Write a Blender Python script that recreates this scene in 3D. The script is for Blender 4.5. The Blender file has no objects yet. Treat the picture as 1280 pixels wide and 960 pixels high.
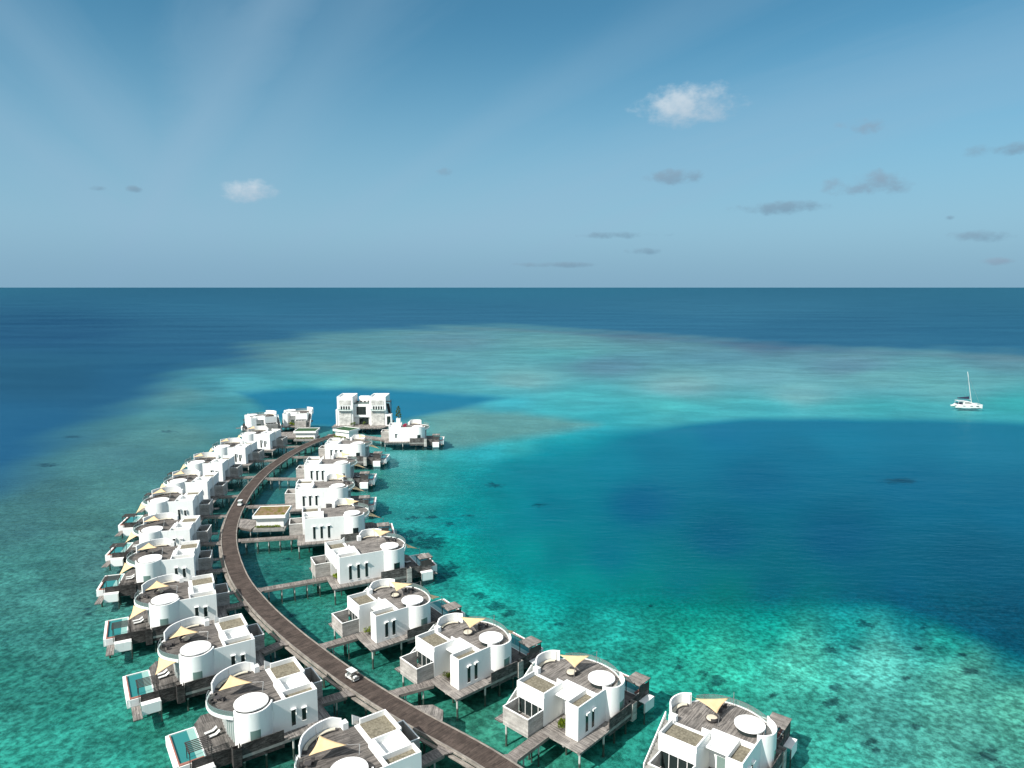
import bpy, math, random
import numpy as np
from mathutils import Vector, Matrix

random.seed(7)
RAD = math.radians
scene = bpy.context.scene
col = scene.collection

# ------------------------------------------------------------------ camera
FPX, HZ, W0, H0 = 887.0, 358.5, 1280, 960
PITCH = math.atan((480 - HZ) / FPX)
CAMH = 77.0
DECK = 2.4
cam = bpy.data.cameras.new('camera')
cam.sensor_width = 36.0
cam.lens = FPX / W0 * 36.0
cam.clip_start, cam.clip_end = 0.5, 200000
camo = bpy.data.objects.new('camera', cam)
camo.location = (0, 0, CAMH)
camo.rotation_euler = (math.pi / 2 - PITCH, 0, 0)
col.objects.link(camo)
scene.camera = camo


def ground(px, py, z=0.0):
    """where the photograph's pixel lies on the level z"""
    x = (px - 640) / FPX
    y = (py - 480) / FPX
    dn = math.sin(PITCH) + y * math.cos(PITCH)
    fw = math.cos(PITCH) - y * math.sin(PITCH)
    t = (CAMH - z) / dn
    return (x * t, fw * t, z)


def direction(px, py):
    x = (px - 640) / FPX
    y = (py - 480) / FPX
    dn = math.sin(PITCH) + y * math.cos(PITCH)
    fw = math.cos(PITCH) - y * math.sin(PITCH)
    v = Vector((x, fw, -dn)).normalized()
    return math.atan2(v.x, v.y), math.asin(v.z)


# ------------------------------------------------------------------ node helpers
def new_mat(name):
    m = bpy.data.materials.new(name)
    m.use_nodes = True
    nt = m.node_tree
    nt.nodes.clear()
    out = nt.nodes.new('ShaderNodeOutputMaterial')
    return m, nt, out


class N:
    """short-hand for wiring shader nodes"""
    def __init__(self, nt):
        self.nt = nt

    def node(self, kind, **kw):
        n = self.nt.nodes.new(kind)
        for k, v in kw.items():
            setattr(n, k, v)
        return n

    def put(self, sock, v):
        if hasattr(v, 'is_linked') or hasattr(v, 'links'):
            self.nt.links.new(v, sock)
        else:
            sock.default_value = v

    def math(self, op, a, b=None, c=None, clamp=False):
        n = self.node('ShaderNodeMath', operation=op, use_clamp=clamp)
        self.put(n.inputs[0], a)
        if b is not None:
            self.put(n.inputs[1], b)
        if c is not None:
            self.put(n.inputs[2], c)
        return n.outputs[0]

    def mix(self, fac, a, b, blend='MIX'):
        n = self.node('ShaderNodeMix', data_type='RGBA', blend_type=blend)
        self.put(n.inputs[0], fac)
        self.put(n.inputs[6], a)
        self.put(n.inputs[7], b)
        return n.outputs[2]

    def noise(self, vec, scale, detail=4, rough=0.55, dist=0.0):
        n = self.node('ShaderNodeTexNoise')
        self.put(n.inputs['Vector'], vec)
        n.inputs['Scale'].default_value = scale
        n.inputs['Detail'].default_value = detail
        n.inputs['Roughness'].default_value = rough
        n.inputs['Distortion'].default_value = dist
        return n.outputs['Fac']

    def ramp(self, fac, lo, hi, a=0.0, b=1.0, smooth=True):
        n = self.node('ShaderNodeMapRange')
        n.interpolation_type = 'SMOOTHSTEP' if smooth else 'LINEAR'
        n.clamp = True
        self.put(n.inputs[0], fac)
        n.inputs[1].default_value, n.inputs[2].default_value = lo, hi
        n.inputs[3].default_value, n.inputs[4].default_value = a, b
        return n.outputs[0]

    def mapping(self, vec, scale=(1, 1, 1), rot=(0, 0, 0), loc=(0, 0, 0)):
        n = self.node('ShaderNodeMapping')
        self.put(n.inputs['Vector'], vec)
        n.inputs['Scale'].default_value = scale
        n.inputs['Rotation'].default_value = rot
        n.inputs['Location'].default_value = loc
        return n.outputs[0]


def rgb(c):
    return (c[0], c[1], c[2], 1.0)


def principled(n, color, rough=0.7, spec=0.3, normal=None):
    b = n.node('ShaderNodeBsdfPrincipled')
    n.put(b.inputs['Base Color'], color)
    n.put(b.inputs['Roughness'], rough)
    b.inputs['Specular IOR Level'].default_value = spec
    if normal is not None:
        n.put(b.inputs['Normal'], normal)
    return b.outputs[0]


def bump(n, height, strength=0.3, dist=0.05):
    b = n.node('ShaderNodeBump')
    n.put(b.inputs['Height'], height)
    b.inputs['Strength'].default_value = strength
    b.inputs['Distance'].default_value = dist
    return b.outputs[0]


def mat_plain(name, c, rough=0.6, spec=0.3, vary=0.12, scale=1.5, metallic=0.0):
    m, nt, out = new_mat(name)
    n = N(nt)
    tc = n.node('ShaderNodeTexCoord').outputs['Object']
    f = n.noise(tc, scale, 5)
    k = n.ramp(f, 0.3, 0.7, 1 - vary, 1 + vary * 0.5)
    mul = n.node('ShaderNodeVectorMath', operation='SCALE')
    mul.inputs[0].default_value = c
    n.put(mul.inputs['Scale'], k)
    b = n.node('ShaderNodeBsdfPrincipled')
    n.put(b.inputs['Base Color'], mul.outputs[0])
    b.inputs['Roughness'].default_value = rough
    b.inputs['Metallic'].default_value = metallic
    b.inputs['Specular IOR Level'].default_value = spec
    nt.links.new(b.outputs[0], out.inputs[0])
    return m


def mat_render_wall(name, c):
    """painted render with faint rain streaks and a few scuffs"""
    m, nt, out = new_mat(name)
    n = N(nt)
    tc = n.node('ShaderNodeTexCoord').outputs['Object']
    oi = n.node('ShaderNodeObjectInfo')
    sh_ = n.node('ShaderNodeVectorMath', operation='ADD')
    n.put(sh_.inputs[0], tc)
    n.put(sh_.inputs[1], n.math('MULTIPLY', oi.outputs['Random'], 40.0))
    tc = sh_.outputs[0]
    st = n.noise(n.mapping(tc, (2.2, 2.2, 0.22)), 1.0, 5, 0.6)
    bl = n.noise(tc, 0.55, 5)
    f1 = n.ramp(st, 0.54, 0.8)
    f2 = n.ramp(bl, 0.5, 0.75)
    a = n.mix(n.math('MULTIPLY', f1, 0.42), rgb(c), rgb((c[0] * .68, c[1] * .67, c[2] * .64)))
    a = n.mix(n.math('MULTIPLY', f2, 0.22), a, rgb((c[0] * .80, c[1] * .81, c[2] * .80)))
    nr = bump(n, n.noise(tc, 14, 3), 0.15, 0.02)
    nt.links.new(principled(n, a, 0.75, 0.2, nr), out.inputs[0])
    return m


def mat_planks(name, c, width=0.16, axis='x', vary=0.45, length=2.6, uv=False, rough=0.85, gap=0.35, warm=0.06):
    """boards running along an axis, each with its own tone, dark joints between"""
    m, nt, out = new_mat(name)
    n = N(nt)
    tcn = n.node('ShaderNodeTexCoord')
    tc = tcn.outputs['UV'] if uv else tcn.outputs['Object']
    rot = {'x': (0, 0, 0), 'y': (0, 0, math.pi / 2), 'z': (math.pi / 2, 0, 0)}[axis]
    v = n.mapping(tc, (1, 1, 1), rot)
    br = n.node('ShaderNodeTexBrick')
    n.put(br.inputs['Vector'], v)
    br.offset, br.offset_frequency = 0.37, 2
    br.inputs['Scale'].default_value = 1.0
    br.inputs['Brick Width'].default_value = length
    br.inputs['Row Height'].default_value = width
    br.inputs['Mortar Size'].default_value = 0.012
    br.inputs['Mortar Smooth'].default_value = 0.3
    br.inputs['Bias'].default_value = 0.0
    lo = tuple(max(0, k * (1 - vary)) for k in c)
    hi = (min(1, c[0] * (1 + vary)), min(1, c[1] * (1 + vary * (1 - warm))), min(1, c[2] * (1 + vary * (1 - 2 * warm))))
    br.inputs['Color1'].default_value = rgb(lo)
    br.inputs['Color2'].default_value = rgb(hi)
    br.inputs['Mortar'].default_value = rgb(tuple(k * gap for k in c))
    big = n.noise(tc, 0.5, 5)
    grain = n.noise(n.mapping(v, (0.8, 9, 1)), 2.0, 4)
    k = n.math('MULTIPLY', n.ramp(big, 0.3, 0.7, 0.72, 1.2), n.ramp(grain, 0.3, 0.7, 0.82, 1.15))
    mul = n.node('ShaderNodeVectorMath', operation='SCALE')
    n.put(mul.inputs[0], br.outputs['Color'])
    n.put(mul.inputs['Scale'], k)
    nt.links.new(principled(n, mul.outputs[0], rough, 0.2), out.inputs[0])
    return m


def mat_shingle(name, c):
    """rough split timber cladding on the standing screens"""
    m, nt, out = new_mat(name)
    n = N(nt)
    tc = n.node('ShaderNodeTexCoord').outputs['Object']
    # x+y along the wall, z up it
    sep = n.node('ShaderNodeSeparateXYZ')
    n.put(sep.inputs[0], tc)
    comb = n.node('ShaderNodeCombineXYZ')
    n.put(comb.inputs[0], n.math('ADD', sep.outputs[0], sep.outputs[1]))
    n.put(comb.inputs[1], sep.outputs[2])
    br = n.node('ShaderNodeTexBrick')
    n.put(br.inputs['Vector'], comb.outputs[0])
    br.inputs['Scale'].default_value = 1.0
    br.inputs['Brick Width'].default_value = 0.55
    br.inputs['Row Height'].default_value = 0.14
    br.inputs['Mortar Size'].default_value = 0.012
    br.inputs['Color1'].default_value = rgb(tuple(k * .55 for k in c))
    br.inputs['Color2'].default_value = rgb(tuple(min(1, k * 1.5) for k in c))
    br.inputs['Mortar'].default_value = rgb(tuple(k * .3 for k in c))
    big = n.noise(tc, 0.9, 5)
    mul = n.node('ShaderNodeVectorMath', operation='SCALE')
    n.put(mul.inputs[0], br.outputs['Color'])
    n.put(mul.inputs['Scale'], n.ramp(big, 0.3, 0.7, 0.6, 1.3))
    nr = bump(n, br.outputs['Fac'], 0.5, 0.03)
    nt.links.new(principled(n, mul.outputs[0], 0.9, 0.15, nr), out.inputs[0])
    return m


def mat_glass(name, tint, rough=0.04, see=0.0):
    m, nt, out = new_mat(name)
    n = N(nt)
    d = principled(n, rgb(tint), rough, 0.6)
    if see > 0:
        t = n.node('ShaderNodeBsdfTransparent')
        t.inputs[0].default_value = (0.86, 0.93, 0.92, 1)
        mx = n.node('ShaderNodeMixShader')
        mx.inputs[0].default_value = see
        nt.links.new(d, mx.inputs[1])
        nt.links.new(t.outputs[0], mx.inputs[2])
        d = mx.outputs[0]
    nt.links.new(d, out.inputs[0])
    return m


def mat_pile(name):
    """pale concrete pile, algae-dark where the tide wets it"""
    m, nt, out = new_mat(name)
    n = N(nt)
    geo = n.node('ShaderNodeNewGeometry')
    sep = n.node('ShaderNodeSeparateXYZ')
    n.put(sep.inputs[0], geo.outputs['Position'])
    z = n.math('ADD', sep.outputs[2], n.math('MULTIPLY', n.noise(geo.outputs['Position'], 1.5, 4), 0.5))
    f = n.ramp(z, 0.35, 0.75)
    nt.links.new(principled(n, n.mix(f, rgb((0.06, 0.075, 0.06)), rgb((0.46, 0.45, 0.42))), 0.8, 0.2), out.inputs[0])
    return m


def mat_cloth(name, c):
    m, nt, out = new_mat(name)
    n = N(nt)
    tc = n.node('ShaderNodeTexCoord').outputs['Object']
    k = n.ramp(n.noise(tc, 1.2, 4), 0.3, 0.7, 0.9, 1.05)
    mul = n.node('ShaderNodeVectorMath', operation='SCALE')
    mul.inputs[0].default_value = c
    n.put(mul.inputs['Scale'], k)
    d = principled(n, mul.outputs[0], 0.9, 0.1)
    t = n.node('ShaderNodeBsdfTranslucent')
    n.put(t.inputs[0], mul.outputs[0])
    mx = n.node('ShaderNodeMixShader')
    mx.inputs[0].default_value = 0.15
    nt.links.new(d, mx.inputs[1])
    nt.links.new(t.outputs[0], mx.inputs[2])
    nt.links.new(mx.outputs[0], out.inputs[0])
    return m


def mat_leaf(name, a, b):
    m, nt, out = new_mat(name)
    n = N(nt)
    tc = n.node('ShaderNodeTexCoord').outputs['Object']
    f = n.ramp(n.noise(tc, 2.2, 4), 0.35, 0.65)
    nt.links.new(principled(n, n.mix(f, rgb(a), rgb(b)), 0.7, 0.2), out.inputs[0])
    return m


def mat_planting(name, a, b, c):
    """a planted roof bed: soil, dry ground cover and green patches"""
    m, nt, out = new_mat(name)
    n = N(nt)
    tc = n.node('ShaderNodeTexCoord').outputs['Object']
    f = n.ramp(n.noise(tc, 0.55, 4), 0.45, 0.62)
    g = n.ramp(n.noise(tc, 3.0, 5), 0.35, 0.65)
    x = n.mix(g, rgb(a), rgb(b))
    x = n.mix(f, x, rgb(c))
    nt.links.new(principled(n, x, 0.95, 0.1, bump(n, n.noise(tc, 5, 4), 0.8, 0.1)), out.inputs[0])
    return m


MT = {
    'white': mat_render_wall('white_render', (0.82, 0.82, 0.80)),
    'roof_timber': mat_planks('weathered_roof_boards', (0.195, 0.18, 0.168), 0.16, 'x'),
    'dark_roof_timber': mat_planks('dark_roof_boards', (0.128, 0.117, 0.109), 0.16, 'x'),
    'deck_timber': mat_planks('weathered_deck_boards', (0.225, 0.208, 0.195), 0.16, 'y'),
    'lower_timber': mat_planks('sun_deck_boards', (0.14, 0.13, 0.123), 0.16, 'y'),
    'walk_timber': mat_planks('boardwalk_boards', (0.074, 0.057, 0.049), 0.15, 'y', uv=True, length=1.9, vary=0.35),
    'jetty_timber': mat_planks('jetty_boards', (0.20, 0.18, 0.168), 0.15, 'y', uv=True, length=2.0),
    'curb': mat_planks('boardwalk_edge_boards', (0.26, 0.235, 0.21), 0.2, 'x', uv=True, vary=0.2, length=3),
    'pale_timber': mat_planks('pale_grey_cladding', (0.42, 0.40, 0.375), 0.2, 'z', vary=0.2, length=2.4),
    'white_cladding': mat_planks('whitewashed_cladding', (0.56, 0.55, 0.52), 0.3, 'z', vary=0.14, length=2.4),
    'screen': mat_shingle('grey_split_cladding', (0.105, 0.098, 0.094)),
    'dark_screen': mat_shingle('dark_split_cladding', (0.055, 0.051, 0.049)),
    'gazebo_timber': mat_planks('gazebo_roof_boards', (0.22, 0.20, 0.185), 0.24, 'y', vary=0.3, length=9),
    'dark_timber': mat_plain('dark_stained_timber', (0.055, 0.05, 0.047), 0.7),
    'gravel': mat_plain('roof_gravel', (0.20, 0.18, 0.135), 0.95, 0.1, 0.4, 3.0),
    'glass': mat_glass('dark_window_glass', (0.018, 0.028, 0.028), .12),
    'teal_glass': mat_glass('greenish_window_glass', (0.16, 0.23, 0.21)),
    'clear_glass': mat_glass('balustrade_glass', (0.25, 0.33, 0.32), 0.03, 0.72),
    'pile': mat_pile('concrete_pile'),
    'concrete': mat_plain('grey_concrete', (0.27, 0.265, 0.25), 0.85, 0.2, 0.3, 0.7),
    'sail': mat_cloth('tan_sail_cloth', (0.73, 0.53, 0.31)),
    'cushion': mat_cloth('cream_cushion', (0.68, 0.62, 0.50)),
    'whitecloth': mat_cloth('white_cushion', (0.78, 0.78, 0.76)),
    'rattan': mat_plain('dark_rattan', (0.06, 0.055, 0.055), 0.8),
    'steel': mat_plain('brushed_steel', (0.5, 0.5, 0.5), 0.35, 0.5, 0.1, 2.0, 0.8),
    'pool': mat_glass('pool_water_surface', (0.03, 0.19, 0.185), 0.06),
    'pool_step': mat_glass('pool_shallow_surface', (0.26, 0.44, 0.40), 0.06),
    'terracotta': mat_plain('red_brown_coping', (0.30, 0.13, 0.10), 0.7),
    'leaf': mat_leaf('garden_leaves', (0.06, 0.10, 0.008), (0.19, 0.24, 0.014)),
    'dark_leaf': mat_leaf('conifer_leaves', (0.03, 0.065, 0.012), (0.11, 0.15, 0.025)),
    'pink': mat_leaf('pink_blossom', (0.35, 0.02, 0.07), (0.5, 0.06, 0.12)),
    'bark': mat_plain('bark', (0.10, 0.075, 0.055), 0.9),
    'roof_bed': mat_planting('dry_roof_planting', (0.17, 0.105, 0.06), (0.25, 0.18, 0.115), (0.12, 0.115, 0.018)),
    'roof_grass': mat_planting('green_roof_planting', (0.03, 0.07, 0.03), (0.05, 0.10, 0.045), (0.03, 0.085, 0.05)),
    'hull': mat_plain('white_gelcoat', (0.70, 0.70, 0.68), 0.25, 0.5, 0.04),
    'black': mat_plain('black_plastic', (0.02, 0.02, 0.022), 0.5),
    'navy': mat_plain('navy_canvas', (0.02, 0.03, 0.06), 0.85),
    'grey_seat': mat_plain('grey_vinyl', (0.22, 0.21, 0.19), 0.6),
    'tyre': mat_plain('tyre_rubber', (0.03, 0.03, 0.03), 0.85),
    'antifoul': mat_plain('green_antifouling', (0.03, 0.16, 0.09), 0.7),
}


# ------------------------------------------------------------------ object helpers
class MB:
    """collects shapes and links them as one mesh object; s = -1 mirrors sideways"""
    def __init__(self, s=1):
        self.v, self.f, self.s = [], [], s
        self.uv = []

    def add(self, vs, fs):
        k = len(self.v)
        self.v += [tuple(p) for p in vs]
        self.f += [tuple(i + k for i in f) for f in fs]
        return self

    def box(self, x0, y0, z0, x1, y1, z1):
        x0, x1 = min(x0, x1), max(x0, x1)
        y0, y1 = min(y0, y1), max(y0, y1)
        z0, z1 = min(z0, z1), max(z0, z1)
        v = [(x0, y0, z0), (x1, y0, z0), (x1, y1, z0), (x0, y1, z0), (x0, y0, z1), (x1, y0, z1), (x1, y1, z1), (x0, y1, z1)]
        return self.add(v, [(0, 3, 2, 1), (4, 5, 6, 7), (0, 1, 5, 4), (1, 2, 6, 5), (2, 3, 7, 6), (3, 0, 4, 7)])

    def prism(self, poly, z0, z1):
        a = sum(p[0] * q[1] - q[0] * p[1] for p, q in zip(poly, poly[1:] + poly[:1]))
        if a < 0:
            poly = poly[::-1]
        n = len(poly)
        v = [(p[0], p[1], z0) for p in poly] + [(p[0], p[1], z1) for p in poly]
        f = [tuple(range(n - 1, -1, -1)), tuple(range(n, 2 * n))]
        f += [(i, (i + 1) % n, n + (i + 1) % n, n + i) for i in range(n)]
        return self.add(v, f)

    def xzprism(self, poly, y0, y1):
        a = sum(p[0] * q[1] - q[0] * p[1] for p, q in zip(poly, poly[1:] + poly[:1]))
        if a > 0:
            poly = poly[::-1]
        n = len(poly)
        v = [(p[0], y0, p[1]) for p in poly] + [(p[0], y1, p[1]) for p in poly]
        f = [tuple(range(n - 1, -1, -1)), tuple(range(n, 2 * n))]
        f += [(i, (i + 1) % n, n + (i + 1) % n, n + i) for i in range(n)]
        return self.add(v, f)

    def wall(self, pts, t, z0, z1, closed=False):
        """standing wall of thickness t centred on a path; z0, z1 numbers or one per point"""
        n = len(pts)
        P = [Vector((p[0], p[1])) for p in pts]
        L, Rr = [], []
        for i in range(n):
            if closed:
                a, b = P[i] - P[i - 1], P[(i + 1) % n] - P[i]
            else:
                a = P[i] - P[i - 1] if i > 0 else P[1] - P[0]
                b = P[i + 1] - P[i] if i < n - 1 else P[-1] - P[-2]
            a, b = a.normalized(), b.normalized()
            nn = Vector((-a.y - b.y, a.x + b.x))
            nn.normalize()
            k = 1.0 / max(0.35, nn.dot(Vector((-a.y, a.x))))
            L.append(P[i] + nn * t / 2 * k)
            Rr.append(P[i] - nn * t / 2 * k)
        g = lambda z, i: z[i] if isinstance(z, (list, tuple)) else z
        v = []
        for i in range(n):
            v += [(L[i].x, L[i].y, g(z0, i)), (Rr[i].x, Rr[i].y, g(z0, i)), (Rr[i].x, Rr[i].y, g(z1, i)), (L[i].x, L[i].y, g(z1, i))]
        f = []
        for i in range(n if closed else n - 1):
            a, b = 4 * i, 4 * ((i + 1) % n)
            for k in range(4):
                f.append((a + k, a + (k + 1) % 4, b + (k + 1) % 4, b + k))
        if not closed:
            f += [(3, 2, 1, 0), tuple(4 * (n - 1) + k for k in range(4))]
        return self.add(v, f)

    def cyl(self, x, y, z0, z1, r, n=12, r2=None):
        r2 = r if r2 is None else r2
        v = [(x + r * math.cos(2 * math.pi * i / n), y + r * math.sin(2 * math.pi * i / n), z0) for i in range(n)]
        v += [(x + r2 * math.cos(2 * math.pi * i / n), y + r2 * math.sin(2 * math.pi * i / n), z1) for i in range(n)]
        f = [tuple(range(n - 1, -1, -1)), tuple(range(n, 2 * n))]
        f += [(i, (i + 1) % n, n + (i + 1) % n, n + i) for i in range(n)]
        return self.add(v, f)

    def beam(self, p, q, w, h=None):
        h = h or w
        p, q = Vector(p), Vector(q)
        d = (q - p).normalized()
        side = d.cross(Vector((0, 0, 1)))
        side = Vector((1, 0, 0)) if side.length < 1e-4 else side.normalized()
        up = side.cross(d)
        v = []
        for c in (p, q):
            for a, b in ((-1, -1), (1, -1), (1, 1), (-1, 1)):
                v.append(c + side * a * w / 2 + up * b * h / 2)
        return self.add(v, [(3, 2, 1, 0), (4, 5, 6, 7), (0, 1, 5, 4), (1, 2, 6, 5), (2, 3, 7, 6), (3, 0, 4, 7)])

    def rod(self, p, q, r, n=8):
        p, q = Vector(p), Vector(q)
        d = (q - p).normalized()
        a = d.orthogonal().normalized()
        b = d.cross(a)
        v = []
        for c in (p, q):
            for i in range(n):
                t = 2 * math.pi * i / n
                v.append(c + (a * math.cos(t) + b * math.sin(t)) * r)
        f = [tuple(range(n - 1, -1, -1)), tuple(range(n, 2 * n))]
        f += [(i, (i + 1) % n, n + (i + 1) % n, n + i) for i in range(n)]
        return self.add(v, f)

    def build(self, name, mat, parent=None, smooth=False, uv=None):
        me = bpy.data.meshes.new(name)
        vs = [(x, y * self.s, z) for x, y, z in self.v]
        fs = self.f if self.s == 1 else [f[::-1] for f in self.f]
        me.from_pydata(vs, [], fs)
        if uv:
            lay = me.uv_layers.new(name='UVMap')
            for l in me.loops:
                lay.data[l.index].uv = uv[l.vertex_index]
        me.materials.append(MT[mat] if isinstance(mat, str) else mat)
        if smooth:
            me.polygons.foreach_set('use_smooth', [True] * len(me.polygons))
            if hasattr(me, 'set_sharp_from_angle'):
                me.set_sharp_from_angle(angle=RAD(35))
        me.update()
        o = bpy.data.objects.new(name, me)
        col.objects.link(o)
        if parent is not None:
            o.parent = parent
        return o


def tag(o, label=None, cat=None, group=None, kind=None):
    for k, v in (('label', label), ('category', cat), ('group', group), ('kind', kind)):
        if v:
            o[k] = v
    return o


def empty(name, loc=(0, 0, 0), rz=0.0, parent=None):
    o = bpy.data.objects.new(name, None)
    o.location = loc
    o.rotation_euler = (0, 0, rz)
    o.empty_display_size = 0.5
    col.objects.link(o)
    if parent is not None:
        o.parent = parent
    return o


def copy_tree(o, parent=None):
    c = o.copy()
    col.objects.link(c)
    if parent is not None:
        c.parent = parent
    for ch in [x for x in o.children]:
        copy_tree(ch, c)
    return c


def smooth_path(pts, k=6):
    """Catmull-Rom through the points"""
    P = [Vector(p) for p in pts]
    out = []
    for i in range(len(P) - 1):
        p0 = P[i - 1] if i else P[0] * 2 - P[1]
        p1, p2 = P[i], P[i + 1]
        p3 = P[i + 2] if i + 2 < len(P) else P[-1] * 2 - P[-2]
        for j in range(k):
            t = j / k
            out.append(tuple(0.5 * ((2 * p1) + (p2 - p0) * t + (2 * p0 - 5 * p1 + 4 * p2 - p3) * t * t + (3 * p1 - p0 - 3 * p2 + p3) * t ** 3)))
    out.append(tuple(P[-1]))
    return out


SEABED = -2.0
ZS = SEABED - DECK - 0.3          # bottom of the piles in a villa's own frame
# ------------------------------------------------------------------ villas
def make_villa(kind):
    """x runs outward from the entrance to the pool, y sideways; R right row, B right row with the longer body, L left row (mirrored)"""
    s = -1 if kind in ('L', 'F') else 1
    ex = 3.8 if kind in ('B', 'E') else 0.0
    left = s == -1
    sh = 0.6 if left else 0.0
    root = empty('overwater_villa')
    mb = lambda: MB(s)

    # platform
    mb().prism([(-2.2, -2.1), (5.7 + ex, -2.1), (5.7 + ex, -1.62), (13.3 + ex, -1.62), (13.3 + ex, 0.6), (13.3 + ex, 13.0), (-.8, 13.0), (-.8, 6.62), (-2.2, 6.62)], -.24, 0).build('entrance_deck', 'deck_timber', root)
    mb().prism([(13.31 + ex, -.4), (17.95 + ex, -.4), (17.95 + ex, 11.2), (16.5 + ex, 13.2), (13.31 + ex, 13.2)], -.24, 0).build('sun_deck', 'lower_timber', root)
    m = mb()
    for y in (-1.6, 1.6, 5.2, 8.8, 12.4):
        m.box((-1.9 if y < 6 else -.6), y - .18, -.75, 13.1 + ex, y + .18, -.25)
    for y in (.6, 5, 10.4):
        m.box(13.3 + ex, y - .18, -.75, 17.6 + ex, y + .18, -.25)
    m.build('floor_beam', 'concrete', root)
    bx = -3.2 if left else -4.6
    spots = [(-1.7, -1.7), (4.9 + ex * .5, -1.7), (9.2 + ex, -.9), (12.7 + ex, -.9), (1.0, 3.2), (1.2, 12.4), (6, 5.2), (7, 12.4), (11.5 + ex, 5.2), (11.5 + ex, 12.4), (17.4 + ex, .6), (17.4 + ex, 10.4), (21.6 + ex, .8), (21.6 + ex, 9.8), (bx + .35, 12.3), (bx + .35, 7.0)]
    for (x, y) in spots:
        mb().cyl(x, y, ZS, -.25, .19, 10).build('pile', 'pile', root, True)

    # white blocks
    mb().box(0, 0, .0, 5.5, 2.6, 5.1).wall([(.11, .11), (5.39, .11), (5.39, 2.49), (.11, 2.49)], .22, 5.1, 6.0, True).build('stair_block', 'white', root)
    mb().box(.23, .23, 5.1, 5.27, 2.37, 5.16).build('gravel_bed', 'gravel', root)
    x0, x1 = -.8 + sh, 4.6 + sh
    m = mb().box(x0, 6.8, 3.15, x1, 13, 5.1).box(x0 + .5, 6.8, 0, x1, 13, 3.15).box(x0, 6.8, 0, x0 + .5, 7.0, 3.15)
    m.wall([(x0 + .12, 6.92), (x1 - .12, 6.92), (x1 - .12, 8.2)], .24, 5.1, 6.0)
    m.wall([(x1 - .9, 12.88), (x0 + .12, 12.88), (x0 + .12, 7.04)], .24, 5.1, 6.0)
    m.build('bath_block', 'white', root)
    mb().box(x0 + .25, 7.05, 5.1, x1 - .8, 12.75, 5.17).build('gravel_bed', 'gravel', root)
    g = mb().box(x0 + .44, 7.1, .1, x0 + .48, 12.9, 3.05).build('bath_glazing', 'glass', root)
    m = mb()
    for y in (8.3, 9.8, 11.3):
        m.box(x0 + .3, y - .05, .1, x0 + .42, y + .05, 3.05)
    m.build('frame', 'white', g)
    # timber bath box
    m = mb().wall([(x0 - .02, 12.65), (bx, 12.65), (bx, 6.95), (x0 - .02, 6.95)], .14, -.3, 3.0)
    bb = m.build('bath_screen', 'pale_timber', root)
    mb().wall([(x0 - .02, 12.65), (bx, 12.65), (bx, 6.95), (x0 - .02, 6.95)], .2, 3.0, 3.08).build('coping', 'white', bb)
    mb().box(bx + .07, 7.03, -.3, x0 - .02, 12.58, -.02).build('bath_floor', 'deck_timber', root)
    mb().prism([(bx + 1.0 + .45 * math.cos(t * .5236), 10 + 1.0 * math.sin(t * .5236)) for t in range(12)], 0, .55).build('bathtub', 'hull', root)
    # courtyard
    m = mb().box(4.5, 2.6, 0, 5.5, 6.8, 6.0)
    m.build('court_wall', 'white', root)
    if kind in ('R', 'F'):
        m = mb().box(2.2, 2.6, 4.55, 4.5, 6.8, 4.75)
        for y in (3.4, 4.3, 5.2, 6.1):
            m.box(2.3, y - .06, 4.751, 4.4, y + .06, 4.95)
        m.build('court_canopy', 'white', root)
        d = mb().box(4.44, 3.4, .05, 4.5, 5.6, 2.4).build('entrance_door', 'teal_glass', root)
    else:
        fx = .3 if left else -.3
        m = mb().box(fx, 2.6, 2.7, 4.5, 6.8, 4.9).wall([(fx + .1, 6.78), (fx + .1, 2.62)], .2, 4.9, 6.0)
        m.build('court_canopy', 'white', root)
        d = mb().box(4.42, 3.4, .05, 4.49, 5.6, 2.4).build('entrance_door', 'teal_glass', root)

    # main body under the roof deck
    body = [(5.5, 0), (7.9 + ex, 0), (13.2 + ex, 1.3), (13.7 + ex, 5), (13.5 + ex, 9), (12.4 + ex, 11.5), (10.2, 12.7), (x1, 12.7), (x1, 6.8), (5.5, 6.8)]
    mb().prism(body, 0, 4.78).build('main_body', 'white', root)
    mb().wall([(5.5, .11), (7.6 + ex, .11)], .22, 4.78, 6.0).build('parapet', 'white', root)
    # side windows
    wins = ((2.4, .7, 4.1), (4.1, .7, 4.1)) if kind in ('R', 'F') else ((2.4, 1.1, 3.5), (4.2, .8, 3.8)) if left else ((2.7, .6, 3.9), (4.8, .6, 3.9), (6.9, .6, 3.9))
    if kind == 'E':
        wins = ((3.4, 1.6, 3.4),)
    for (x, za, zb) in wins:
        w = mb().box(x - .34, -.03, za, x + .34, -.004, zb).build('window', 'glass', root)
        mb().box(x - .46, -.42, zb, x + .42, -.001, zb + .1).box(x - .46, -.42, zb - (1.1 if left else .25), x - .38, -.001, zb - .001).build('hood', 'white', w)
        mb().box(x - .36, -.12, za - .07, x + .36, -.001, za - .005).build('sill', 'white', w)
    # round tower
    cx, cy, r = 10.4 + ex, 1.98, 3.2
    arc = [(cx + r * math.cos(RAD(a)), cy + r * math.sin(RAD(a))) for a in range(206, 346, 4)]
    n = len(arc)
    tops = [6.05 + .3 * max(0, 1 - i / (n * .35)) for i in range(n)]
    tops[-2:] = [6.25, 6.35]
    tw = mb().wall(arc, .26, 0, tops).build('round_tower', 'white', root, True)
    aw = RAD(277)
    wx, wy = cx + (r + .12) * math.cos(aw), cy + (r + .12) * math.sin(aw)
    m = mb()
    P = [(cx + (r + .145) * math.cos(RAD(a)), cy + (r + .145) * math.sin(RAD(a))) for a in range(263, 292, 4)]
    zt = 3.0
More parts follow.
